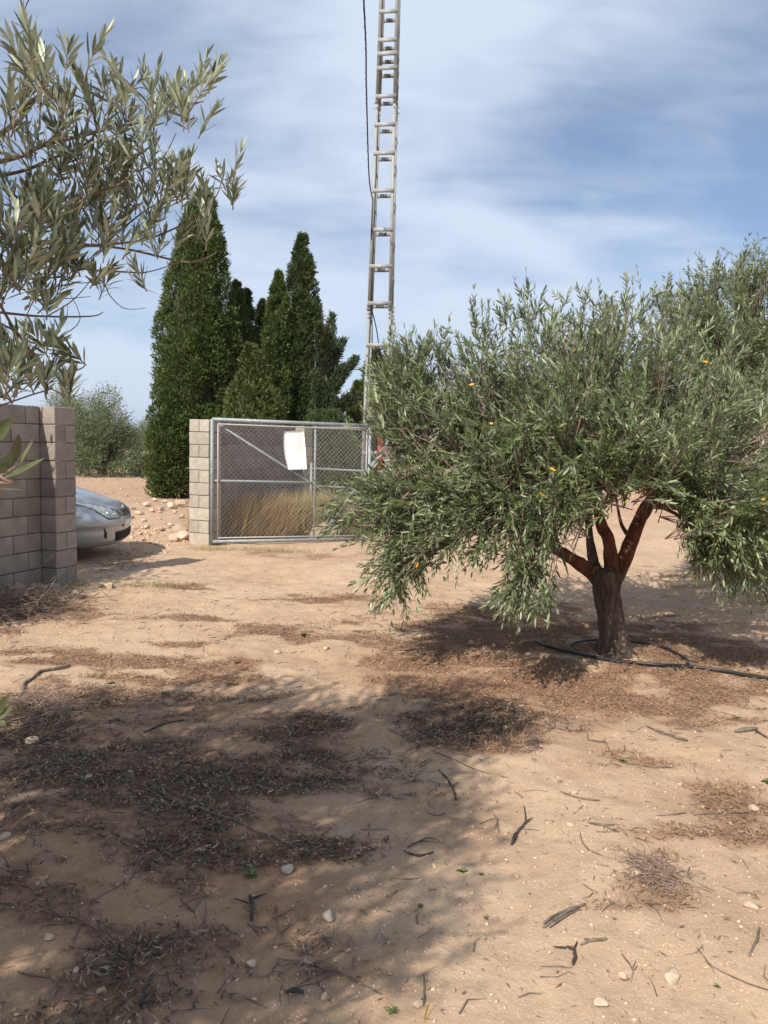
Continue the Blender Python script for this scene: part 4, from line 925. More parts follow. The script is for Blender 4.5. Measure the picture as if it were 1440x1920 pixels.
# the leaves right beside the lens, low at the left edge
CL_ = []
for (ax, ay), (bx, by), w, Y, nrm in (((0, 816), (24, 781), .013, .92, (.6, -1, .3)), ((24, 873), (34, 810), .012, .93, (.9, -1, .1)), ((33, 876), (69, 828), .009, .95, (-.3, -1, .9)), ((28, 872), (74, 816), .004, .98, (-.5, -.6, 1)), ((0, 899), (93, 864), .010, .90, (0, -1, .8)),
                                 ((0, 890), (22, 843), .012, .90, (.8, -1, .2)), ((-6, 915), (47, 924), .004, .95, (0, -.5, 1)), ((-5, 858), (44, 850), .005, 1.0, (0, -.6, 1)), ((-8, 830), (20, 790), .010, .9, (.5, -1, .2)), ((5, 888), (12, 870), .008, .9, (.5, -1, .2)),
                                 ((-6, 1345), (28, 1296), .012, 1.0, (-.6, -1, .6)), ((-6, 1350), (30, 1322), .011, 1.0, (.2, -1, .7)), ((-8, 1352), (12, 1362), .010, 1.0, (0, -.8, 1)), ((-8, 1340), (14, 1300), .010, .98, (.5, -1, .3))):
    a, b = P(ax, ay, Y), P(bx, by, Y - .01); CL_.append((a, b - a, np.array(nrm), np.linalg.norm(b - a), w, .10))
la = [np.concatenate([x, y, np.array([c[i] for c in CL_])]) for i, (x, y) in enumerate(zip(la, lb))]
emit_leaves(near, la, M['leaf_near'], 290, big=True)
nb.tube([hub, (-2.0, .95, 1.15), (-1.45, .8, 1.5), (-.95, .85, 1.6), P(-40, 905, .9), P(0, 893, .9), P(30, 875, .93)], [.02, .012, .007, .005, .003, .0022, .0015], 6, sub=4)
nb.tube([hub, (-2.0, .9, 1.1), (-1.3, .75, 1.15), (-.75, .9, 1.2), P(-60, 1370, 1.0), P(-6, 1345, 1.0)], [.018, .009, .006, .004, .003, .002], 6, sub=4)
for c, rx, ry, rz, up, n in NL:
    c = np.array(c); mid = (hub + c) / 2 + rng.normal(size=3) * .12
    if hidden(c, 150): nb.tube([hub, mid, c], [.06, .035, .014], 8, sub=4, rough=.1)
    for k in range(6):
        e = c + norm(rng.normal(size=3)) * np.array((rx, ry, rz)) * .85
        if hidden(e, 150) and hidden((mid + e) / 2, 150): nb.tube([mid, (mid + e) / 2 + rng.normal(size=3) * .05, e], [.014, .009, .004], 5, sub=2)
tag(obj('branch', Bag().add(rel(near, sv), sf).add(rel(near, sv2), sf2).add(rel(near, v2), f2).add(rel(near, np.vstack(nb.v)), [np.vstack(x) for x in nb.f.values()]).mesh('branch', M['twig_near'], True), near), kind='stuff')
V, F = tube([(NTX, NTY, -.15), (NTX, NTY, .1), (NTX + .05, NTY, .7), (NTX, NTY, 1.25)], [.24, .17, .14, .13], 24, rough=.16, sub=7, seed=19, fr=22); obj('trunk', new_mesh('trunk', rel(near, V), F, M['bark'], True), near)

# ------------------------------------------------------------------ far olives (alike: mesh data shared)
def far_olive(seed, nsh, label, loc, scale=1.0, group=None, leafL=.12):
    rg = np.random.default_rng(seed); t = thing('olive_tree', label, 'tree', (0, 0, 0), 0, group)
    lob = []
    for k in range(16):
        a = k * 2.4; r = .95 * math.sqrt((k + .5) / 16) ; z = 1.35 + 1.25 * (1 - r * r) + rg.normal() * .25 - (.3 if r > .8 else 0)
        lob.append(((math.cos(a) * r * 1.35, math.sin(a) * r * 1.35, z), .6, .6, .55, .7 if z > 2.0 else .1, nsh))
    for k in range(8): a = k * .79; lob.append(((math.cos(a) * 1.5, math.sin(a) * 1.5, .7 + rg.normal() * .15), .5, .5, .42, -.2, nsh))
    b, a_, l, d, tb, te = lobes_shoots(rg, lob, 4, np.array((0, 0, 1.2)), .4)
    args, sv, sf = shoot_leaves(rg, b, a_, l * 1.6, d, leafL, leafL * .24, 4)
    emit_leaves(t, args, M['leaf_far'], 0, n4=False)
    bb = Bag(); bb.tube([(0, 0, -.1), (0, 0, .3), (.05, 0, .7)], [.28, .2, .17], 12, rough=.15, sub=3)
    for k in range(5): a = k * 1.26; bb.tube([(.0, 0, .35), (math.cos(a) * .35, math.sin(a) * .35, .9), (math.cos(a) * .8, math.sin(a) * .8, 1.7)], [.12, .08, .03], 8, rough=.1, sub=3)
    obj('trunk', bb.mesh('trunk', M['bark'], True), t)
    t.location = loc; t.scale = (scale,) * 3; return t
def copy_thing(o, loc, rz, scale, label, group=None):
    c = o.copy(); C.objects.link(c); c.location = loc; c.rotation_euler = (0, 0, rz); c.scale = (scale,) * 3; c['label'] = label
    if group: c['group'] = group
    elif 'group' in c: del c['group']
    for ch in o.children: k = ch.copy(); C.objects.link(k); k.parent = c
    return c
fo = far_olive(3, 70, 'bushy olive tree in the stony field directly above the car bonnet', tuple(P(192, 890, 33.0)[:2]) + (-.3,), 1.14)
for i, (px, Y, s, lab) in enumerate(((262, 125, 1.1, 'small round olive in the gap left of the big cypress, farthest of that row'), (288, 80, 1.15, 'olive tree half hidden behind the foot of the big cypress'), (120, 48, 1.3, 'olive crown showing just above the top of the left block wall'),
        (240, 110, 1.1, 'hazy olive touching the right side of the bushy field olive'), (276, 150, 1.1, 'tiny far olive under the blue hill left of the cypresses'), (655, 60, 1.15, 'far olive seen through the mesh just left of the steel pylon'), (700, 46, 1.25, 'far olive seen between the legs of the steel pylon'),
        (1160, 40, 1.2, 'far olive seen behind the fork of the dark trunk'), (1260, 34, 1.3, 'far olive seen right of the tallest forked limb'), (1340, 52, 1.3, 'olive far behind, glimpsed under the right side of the crown'))):
    p = P(px, 840, Y); copy_thing(fo, (p[0], p[1], 0), i * 1.3, s, lab)

copy_thing(fo, (-6.2, 5.9, 0), 2.2, 1.25, 'unseen olive tree added outside the left block wall to shade it')  # out-of-view copy, added so that its crown shades the left pier

# ------------------------------------------------------------------ cypresses
def tufts(rg, Pp, Ax, L, per, W):
    n = len(Pp); B, D, N_, LL, WW = [], [], [], [], []
    for k in range(per):
        d = norm(Ax + rg.normal(size=(n, 3)) * .38); B.append(Pp + rg.normal(size=(n, 3)) * L * .25); D.append(d); N_.append(norm(rg.normal(size=(n, 3)))); LL.append(L * rg.uniform(.6, 1.25, n)); WW.append(W * rg.uniform(.7, 1.3, n))
    return [np.concatenate(v) for v in (B, D, N_, LL, WW)] + [np.full(n * per, .12)]
def cypress(label, px_base, Y, py_top, halfw_px, prof, m, seed, n, zbase=.25, lump=.30, lean=0.0, cat='tree', name='cypress_tree', L=.20, W=.05, up=1.0, group=None):
    rg = np.random.default_rng(seed); base = P(px_base, 850, Y); zt = P(px_base + lean, py_top, Y)[2]; xt = P(px_base + lean, py_top, Y)[0] - base[0]; Rw = halfw_px / FPX * Y
    t = thing(name, label, cat, (base[0], Y, 0), 0, group)
    hs, rs = zip(*prof)
    def surf(h, th, k=1.0):
        z = zbase + (zt - zbase) * h; r = Rw * np.interp(h, hs, rs)
        q = np.stack([np.cos(th) * r * 1.9, np.sin(th) * r * 1.9, z * .9], -1) + seed * 3.1
        q2 = np.stack([np.cos(th) * r * 5, np.sin(th) * r * 5, z * 2.6], -1) + seed * 1.3
        nzv = fbm(q, 2, seed) - .5; nz2 = fbm(q2, 2, seed + 5) - .5
        rr = r * (1 + lump * 2 * nzv * .8) + nz2 * .42 * min(1, Rw)
        rr = np.maximum(rr * k, .01)
        return np.stack([np.cos(th) * rr + xt * h ** 1.4, np.sin(th) * rr, z], -1), nz2
    nh, na = 46, 30; hh, tt_ = np.meshgrid(np.linspace(0, .985, nh), np.linspace(0, 2 * math.pi, na, endpoint=False), indexing='ij')
    Vc, _ = surf(hh.ravel(), tt_.ravel(), .74); Ic = np.arange(nh * na).reshape(nh, na)
    Qc = np.stack([Ic[:-1], np.roll(Ic[:-1], -1, 1), np.roll(Ic[1:], -1, 1), Ic[1:]], -1).reshape(-1, 4)
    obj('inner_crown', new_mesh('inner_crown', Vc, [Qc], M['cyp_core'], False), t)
    per = 27; nc_ = max(50, n // 12)                       # billowing clumps of sprays
    h = np.concatenate([rg.random(nc_ * 3), rg.uniform(.84, .985, nc_ // 2)]); rg.shuffle(h); h = np.minimum(h, .985); wgt = np.interp(h, hs, rs); h = h[rg.random(len(h)) < np.clip(wgt + .2, 0, 1)][:nc_]; th = rg.uniform(0, 2 * math.pi, len(h))
    far_side = (np.sin(th) > .35) & (rg.random(len(h)) < .55); h, th = h[~far_side], th[~far_side]; m_n = len(h)
    Cc, nz2 = surf(h, th, 1.0); kk = rg.uniform(.74, 1.05, (m_n, 1)); ax0 = np.stack([xt * h ** 1.4, 0 * h, Cc[:, 2]], -1); Cc = ax0 + (Cc - ax0) * kk
    rl = np.interp(h, hs, rs); cs = (.12 + .17 * rg.random(m_n)) * np.clip(rl * 1.4, .16, 1) * (.6 + .4 * min(1, Rw))
    o_ = np.stack([np.cos(th), np.sin(th), np.full(m_n, .35)], -1)
    Cc = np.repeat(Cc, per, 0); cs = np.repeat(cs, per)[:, None]; o_ = np.repeat(o_, per, 0); kq = norm(rg.normal(size=(m_n * per, 3)) + o_ * .9)
    Pp = Cc + kq * cs * np.array((1, 1, 1.7)) * rg.uniform(.65, 1.05, (len(cs), 1)); Ax = norm(kq * .8 + o_ * .15 + np.array((0, 0, .65 * up)))
    args = tufts(rg, Pp, Ax, L * .55, 4, W * .62); V, F = leaf_arrays(*args, n4=False)
    tag(obj('crown', new_mesh('crown', V, [F], M[m], False), t), kind='stuff')
    V, F = tube([(0, 0, -.1), (0, 0, zbase + .2), (xt * .3, 0, zt * .5)], [.2, .15, .06], 8, rough=.1); obj('trunk', new_mesh('trunk', V, F, M['bark'], True), t)
    return t
COL = [(0, .55), (.08, .85), (.3, 1.0), (.5, .92), (.7, .68), (.85, .40), (.95, .17), (1, .02)]
BIGP = [(0, .45), (.05, .70), (.15, .90), (.3, 1.0), (.45, 1.0), (.57, .84), (.7, .70), (.83, .50), (.93, .24), (.98, .10), (1, .02)]
SLIM = [(0, .7), (.1, .95), (.4, 1.0), (.65, .85), (.8, .6), (.9, .33), (.97, .13), (1, .02)]
cypress('largest cypress, a broad bright green cone rising left of the gate', 363, 22.0, 350, 66, BIGP, 'cyp', 1, 12500, zbase=.1, lean=20, lump=.27)
cypress('low bushy juniper spreading at the foot of the largest cypress beside the pier', 318, 21.2, 770, 37, [(0, .45), (.12, .85), (.4, 1), (.7, .75), (.9, .4), (1, .05)], 'cyp', 2, 3600, zbase=.05, name='juniper_bush', cat='bush')
cypress('ragged two-pointed cypress tucked behind the right flank of the largest one', 440, 23.0, 526, 33, SLIM, 'cyp', 3, 4200, lump=.35, lean=4)
cypress('thin cypress spire second from the largest one, slightly lower and darker', 459, 23.4, 536, 17, SLIM, 'cyp_dark', 13, 2200, lump=.35, lean=4)
cypress('short yellowish-green conical juniper in front of the dark cypresses', 478, 19.6, 650, 60, [(0, .9), (.25, 1.0), (.5, .82), (.75, .45), (.92, .18), (1, .03)], 'cyp_yel', 4, 4200, lump=.38, name='juniper_bush', cat='bush', lean=-8)
cypress('low dark cypress with a needle tip in the dip between the two tall groups', 492, 24.8, 562, 26, SLIM, 'cyp_dark', 5, 3500, lump=.3)
cypress('slender cypress standing directly left of the tallest pointed one', 522, 22.8, 508, 26, SLIM, 'cyp', 6, 4200, lump=.25)
cypress('tallest slim cypress of the right group with a bent wispy tip', 566, 23.2, 438, 31, SLIM, 'cyp_dark', 7, 6000, lump=.28)
cypress('small cypress seen through the rungs of the pylon', 708, 25.0, 648, 27, SLIM, 'cyp', 8, 3800, lump=.3)
cypress('stubby green cypress just left of the pylon, above the gate rail', 672, 24.2, 715, 20, [(0, .8), (.3, 1), (.6, .8), (.85, .4), (1, .05)], 'cyp_yel', 9, 2400, lump=.3)
cypress('dark low cypress mass filling the gate opening behind the white sheet', 615, 20.6, 775, 50, [(0, .5), (.3, .9), (.5, 1.0), (.75, .9), (1, .2)], 'cyp_dark', 10, 3000, lump=.3, zbase=.15)
cypress('yellow-green drooping cypress skirt seen through the right half of the gate', 668, 22.5, 778, 30, [(0, .55), (.1, .9), (.4, 1), (.8, .7), (1, .2)], 'cyp_yel', 12, 2600, lump=.3, zbase=.25)
# open irregular conifer with separate arms
rg = np.random.default_rng(44); ca = P(615, 850, 21.2)
irr = thing('cypress_tree', 'open irregular conifer with separate outstretched arms, right of the slim cypresses', 'tree', (ca[0], 21.2, 0))
arms = [((612, 800), (622, 590), 16), ((612, 760), (640, 690), 20), ((615, 740), (668, 672), 9), ((612, 700), (644, 640), 10), ((610, 700), (598, 610), 12), ((612, 790), (655, 745), 15), ((615, 780), (675, 742), 8), ((605, 780), (592, 700), 16), ((610, 800), (640, 790), 22), ((600, 800), (590, 760), 18), ((612, 680), (610, 620), 14), ((620, 720), (630, 640), 10)]
Pp, Ax = [], []; tb = Bag()
tb.tube([(ca[0], 21.2, -.1), P(612, 800, 21.2), P(612, 700, 21.2), P(620, 610, 21.2)], [.2, .13, .07, .02], 8, sub=3)
for (ax_, ay_), (bx_, by_), w in arms:
    a, b = P(ax_, ay_, 21.2), P(bx_, by_, 21.2 + rg.normal() * .5); d = b - a; n = int(260 + 18 * w); t = rg.random((n, 1)) ** .8; ww = w / FPX * 21.2 * (1.15 - .75 * t)
    lump_ = 1 + .5 * (fbm(a + d * t * 3 + rg.normal(size=(n, 3)) * .2, 2, 3)[:, None] - .5) * 2
    k = norm(rg.normal(size=(n, 3))); Pp.append(a + d * t + k * ww * lump_ * rg.uniform(.35, 1, (n, 1))); Ax.append(norm(norm(d) * .7 + k * .5 + np.array((0, 0, .35)))); tb.tube([a, (a + b) / 2 + (0, 0, -.05), b], [.05, .03, .01], 5)
args = tufts(rg, np.vstack(Pp), np.vstack(Ax), .11, 6, .03); V, F = leaf_arrays(*args, n4=False)
tag(obj('crown', new_mesh('crown', rel(irr, V), [F], M['cyp_grey'], False), irr), kind='stuff')
obj('trunk', new_mesh('trunk', rel(irr, np.vstack(tb.v)), [np.vstack(x) for x in tb.f.values()], M['bark'], True), irr)

# ------------------------------------------------------------------ loose cover on the ground
rng = np.random.default_rng(77)
def cover(n, dens, x0, x1, y0, y1):
    x = rng.uniform(x0, x1, n); y = rng.uniform(y0, y1, n); return x[dens(x, y) > rng.random(n)], y[dens(x, y) > 2] if False else None
def scatter(n, fn, box):
    x = rng.uniform(box[0], box[1], n); y = rng.uniform(box[2], box[3], n); px, py, d = proj(np.stack([x, y, gz(x, y)], 1))
    k = (px > -120) & (px < 1560) & (py < 2050) & (fn(x, y) > rng.random(n)); return x[k], y[k]
def flat_leaves(x, y, L, W, tilt, lift, m, name, label, cat):
    n = len(x); a = rng.uniform(0, 2 * math.pi, n); D = np.stack([np.cos(a), np.sin(a), rng.normal(size=n) * tilt], 1); N = norm(np.stack([rng.normal(size=n) * .45, rng.normal(size=n) * .45, np.where(rng.random(n) < .5, 1, -1) * 1.0], 1))
    ll = L * rng.uniform(.45, 1.3, n); z = gz(x, y) + rng.random(n) ** 2 * lift + .003 + np.abs(D[:, 2]) * ll * .5
    B = np.stack([x, y, z], 1) - D * ll[:, None] * .5
    V, F = leaf_arrays(B, D, N, ll, W * rng.uniform(.5, 1.4, n), rng.normal(size=n) * .18, n4=False)
    return tag(obj(name, new_mesh(name, V, [F], M[m], False)), label, cat, kind='stuff')
box = (-4.4, 4.8, 1.3, 8.6)
x, y = scatter(620000, lambda x, y: masks(x, y)[0] ** 1.3 * .9, box)
flat_leaves(x, y, .034, .0066, .28, .014, 'litter', 'leaf_litter', 'dark mat of fallen olive leaves lying in the foreground shade', 'leaf litter')
x, y = scatter(420000, lambda x, y: masks(x, y)[1] * .75, box)
flat_leaves(x, y, .034, .0052, .3, .012, 'straw', 'dry_litter', 'brown strawy litter spread round the olive trunk and along the ground', 'dry litter')
x, y = scatter(30000, lambda x, y: .25 + .5 * fbm(xy(x, y, 1.7), 3, 88), (-5, 6, 1.3, 12))
flat_leaves(x, y, .030, .0055, .25, .003, 'straw', 'scattered_litter', 'single dry leaves and straws scattered thinly over the bare sand', 'dry litter')
# thin twigs everywhere in the litter
x, y = scatter(60000, lambda x, y: np.clip(masks(x, y)[0] * .5 + masks(x, y)[1] * .12 + .02, 0, 1), box)
n = len(x); a = rng.uniform(0, 2 * math.pi, n); Ls = rng.uniform(.03, .13, n); A = np.stack([x, y, gz(x, y) + .004], 1); D = np.stack([np.cos(a), np.sin(a), rng.normal(size=n) * .08], 1)
a2 = a + rng.normal(size=n) * .5; D2 = np.stack([np.cos(a2), np.sin(a2), rng.normal(size=n) * .12], 1); Mi = A + D * Ls[:, None] * .5; E = Mi + D2 * Ls[:, None] * .5
Mi[:, 2] = np.maximum(Mi[:, 2], gz(Mi[:, 0], Mi[:, 1]) + .002); E[:, 2] = np.maximum(E[:, 2], gz(E[:, 0], E[:, 1]) + .002)
rr = rng.uniform(.0012, .0032, n); v1, f1 = segs(A, Mi, rr, rr * .9, 4); v2, f2 = segs(Mi, E, rr * .9, rr * .4, 4)
tag(obj('twig_litter', Bag().add(v1, f1).add(v2, f2).mesh('twig_litter', M['stick'])), 'broken thin grey twigs mixed through the fallen leaves', 'twigs', kind='stuff')
# pebbles
def pebbles(n, fn, box, s0, s1, m, name, label, lev=1):
    x, y = scatter(n, fn, box); k = len(x); V0, F0 = rock_verts(1, 5, (1, 1, .65), lev) if lev else (None, None)
    s = s0 + (s1 - s0) * rng.random(k) ** 4; a = rng.uniform(0, 6.283, k); ca, sa = np.cos(a), np.sin(a); st = rng.uniform(.6, 1.0, k)
    variants = [rock_verts(1, q, (1, 1, .65), lev)[0] for q in (2, 5, 8, 13, 21)]; which = rng.integers(0, 5, k); VV = np.stack(variants)[which]
    vx, vy, vz = VV[:, :, 0] * s[:, None], VV[:, :, 1] * (s * st)[:, None], VV[:, :, 2] * s[:, None]
    X = vx * ca[:, None] - vy * sa[:, None] + x[:, None]; Y = vx * sa[:, None] + vy * ca[:, None] + y[:, None]; Z = vz + (gz(x, y) + s * .18)[:, None]
    V = np.stack([X, Y, Z], -1).reshape(-1, 3); F = (F0[None] + (np.arange(k) * len(V0))[:, None, None]).reshape(-1, 3)
    tag(obj(name, new_mesh(name, V, [F], M[m], False)), label, 'gravel', kind='stuff')
pebbles(70000, lambda x, y: .12 + .75 * np.clip(fbm(xy(x, y, 1.3), 3, 41) * 2.2 - .75, 0, 1) + .25 * (x > .8) * (y < 4), (-4, 4.5, 1.2, 7.5), .0022, .011, 'pebble', 'gravel', 'small pale pebbles strewn over the sandy foreground')
pebbles(22000, lambda x, y: .15 + .8 * np.clip(fbm(xy(x, y, .8), 3, 43) * 2.4 - .8, 0, 1), (-6, 8, 6.0, 14), .004, .02, 'pebble', 'gravel', 'pale pebbles on the bare track in front of the gate')
pebbles(6500, lambda x, y: np.clip(1 - np.abs(y - 12.6) / 2.4, 0, 1) * (x < -3.0) * (x > -8), (-8, -2.9, 10.3, 15.5), .010, .045, 'pebble', 'gravel', 'rubble chips thrown up along the edge of the field behind the car')
def field_box(): return (-22, 14, 17, 48)
xx = rng.uniform(-20, 14, 16000); 
pebbles(16000, lambda x, y: .7 + 0 * x, (-17, 10, 17, 44), .018, .06, 'pebble', 'gravel', 'pale clods and stones covering the tilled field beyond the wall')
# single stones
for i, (px, py, w, m_, lb) in enumerate((
    (1127, 1882, 15, 'stone', 'largest pale stone at the bottom, right of the two dead twigs'), (1167, 1829, 9, 'stone', 'rounded pale stone just above the largest bottom stone'), (1257, 1836, 19, 'stone', 'flat crumbly pale stone lying in a patch of chips at lower right'),
    (1408, 1700, 15, 'stone', 'angular whitish stone near the right edge beside a curled twig'), (1076, 1489, 8, 'stone', 'small pale stone touching the left end of a dark twig'), (1070, 1549, 7, 'stone', 'small flat pale stone alone on bare sand below a dark twig'),
    (1193, 1638, 9, 'stone', 'pale stone at the left side of the grey straw heap'), (1240, 1639, 8, 'stone', 'pale stone resting in the middle of the grey straw heap'), (967, 1645, 7, 'stone', 'small round stone on bare sand right of a green weed'),
    (1195, 1750, 6, 'stone', 'small round pale stone above the flat crumbly one'), (977, 1326, 7, 'stone', 'pinkish stone on the brown litter below the olive'), (785, 1885, 11, 'stone', 'pale stone leaning on an upright twig at the bottom edge'), (1415, 1518, 13, 'stone', 'pale stone half covered by straw near the right edge'),
    (8, 1571, 12, 'stone', 'orange-tinted stone at the left edge among dark leaves'), (615, 1722, 15, 'stone_grey', 'smooth grey stone in the shade right of the charred bark'), (537, 1634, 14, 'stone_grey', 'grey-blue stone at the lower margin of the dark leaf mat'), (472, 1812, 11, 'stone', 'brown-lit stone in the shade above the charred stick'),
    (609, 1870, 10, 'stone', 'pale triangular stone in the shade near the bottom edge'), (519, 1224, 7, 'stone', 'round yellowish stone on the bright sand left of the brown litter'), (611, 1218, 7, 'stone', 'low yellowish stone beside a grey streak of litter'), (60, 1391, 12, 'stone', 'long pinkish stone by the left brush heap'), (143, 1821, 8, 'stone', 'pale stone in the dappled shade at lower left'),
    (165, 1460, 9, 'stone', 'pale stone on the upper edge of the dark leaf mat'), (244, 1449, 7, 'stone', 'tiny pale stone at the start of the long twig'), (190, 1860, 12, 'stone', 'dusty stone low in the dappled shade near the bottom left'), (90, 1760, 10, 'stone', 'dusty brown stone above the pair of pale ones at lower left'),
    (1030, 1787, 6, 'stone', 'small stone beside the bent black bark piece'), (1005, 1783, 7, 'stone', 'flat sandy stone left of the bent black bark piece'), (885, 1207, 7, 'stone', 'pale round stone on brown litter left of the hose end'), (1098, 1246, 6, 'stone', 'pale stone just below the black hose'),
    (37, 1107, 17, 'stone_grey', 'long flat stone at the left end of the wall foot'), (68, 1103, 14, 'stone_grey', 'stone in the middle of the wall foot behind the brush'), (104, 1107, 13, 'stone_grey', 'rounded grey stone in front of the pier corner'), (140, 1112, 9, 'stone_grey', 'low flat stone at the right corner of the pier'), (205, 1102, 13, 'stone', 'pinkish low rock at the shadow edge right of the pier'), (192, 1099, 8, 'stone', 'small rock leaning on the pinkish one right of the pier'))):
    g_ = GP(px, py); rock_obj('stone', g_[0], g_[1], w / FPX * g_[1] * 1.12, 30 + i, m_, lb, flat=.5 + .2 * ((i * 37) % 3) / 2)
grp = 'limestone rubble between the car and the gate pier'
rub = [(262, 965, 9), (285, 960, 8), (300, 958, 8), (320, 953, 11), (340, 972, 9), (338, 950, 13), (270, 978, 7), (246, 972, 8), (290, 940, 8), (255, 993, 7), (275, 990, 8), (300, 995, 9), (262, 1003, 6), (288, 1003, 7), (320, 985, 6), (250, 955, 7), (310, 942, 6), (275, 950, 9), (298, 975, 6), (246, 1010, 6), (268, 1014, 6), (330, 962, 7)]
own = {0: 'flat rubble stone at the left end of the upper rubble row, nearest the bonnet', 3: 'wide pale rubble stone at the upper right of the rubble strip', 4: 'long rubble stone lying a little left of the boulder pile', 5: 'pale slab touching the left edge of the sunlit pier halfway up the rubble',
       7: 'small rubble stone just right of the car badge', 9: 'low rubble stone right of the car bumper', 14: 'rubble stone isolated just left of the boulder pile', 19: 'lowest rubble stone in front of the car bumper'}
for i, (px, py, w) in enumerate(rub):
    g_ = GP(px, py); l_ = own.get(i); rock_obj('rubble_stone', g_[0], g_[1], w / FPX * g_[1] * 1.0, 80 + i, 'stone', l_ or 'one of the medium limestone lumps in the middle of the rubble between car and pier', group=None if l_ else grp, flat=.65, sink=.2)
for i, (px, py, w, lb) in enumerate(((339, 1003, 15, 'big pale boulder piled against the left side of the sunlit pier, upper one'), (346, 1012, 13, 'pinkish-white boulder at the very foot of the sunlit pier'), (328, 1012, 10, 'smaller boulder at the left of the pile by the sunlit pier'), (300, 958, 5, 'bone-like long white stone on top of the rubble'))):
    g_ = GP(px, py + 3); rock_obj('stone', g_[0], g_[1], w / FPX * g_[1] * 1.15, 120 + i, 'stone', lb, flat=.85 if i < 3 else .3, sink=.1)

# ------------------------------------------------------------------ sticks and bark
def stick(px_pts, r, m, label, cat='stick', name='dead_stick', side=None, lift=.006, seed=0, sides=7):
    rg = random.Random(seed); pts = []; r = r * .82
    for i, (px, py) in enumerate(px_pts):
        g_ = GP(px, py); pts.append((g_[0], g_[1], g_[2] + r * .8 + lift * (rg.random() if 0 < i < len(px_pts) - 1 else .2)))
    k = len(pts); pts = [np.array(p) for p in pts]; dn = []
    for i in range(k - 1):
        dn.append(pts[i]); dn.append(pts[i] + (pts[i + 1] - pts[i]) * .5 + np.array((rg.uniform(-1, 1), rg.uniform(-1, 1), 0)) * np.linalg.norm(pts[i + 1] - pts[i]) * .05)
    dn.append(pts[-1]); n = len(dn); rad = [r * (.35 + .75 * math.sin(math.pi * (i + .35) / (n + .2)) ** .7) * rg.uniform(.65, 1.1) for i in range(n)]
    b = Bag(); b.tube(dn, rad, sides, rough=.42, seed=seed, sub=4, fr=90)
    for sp in side or []:
        q = [np.array(GP(*p)) + (0, 0, r * .6 + lift) for p in sp]; b.tube(q, list(np.linspace(r * .6, r * .25, len(q))), 5, rough=.15, sub=2, seed=seed)
    return tag(obj(name, b.mesh(name, M[m], True)), label, cat)
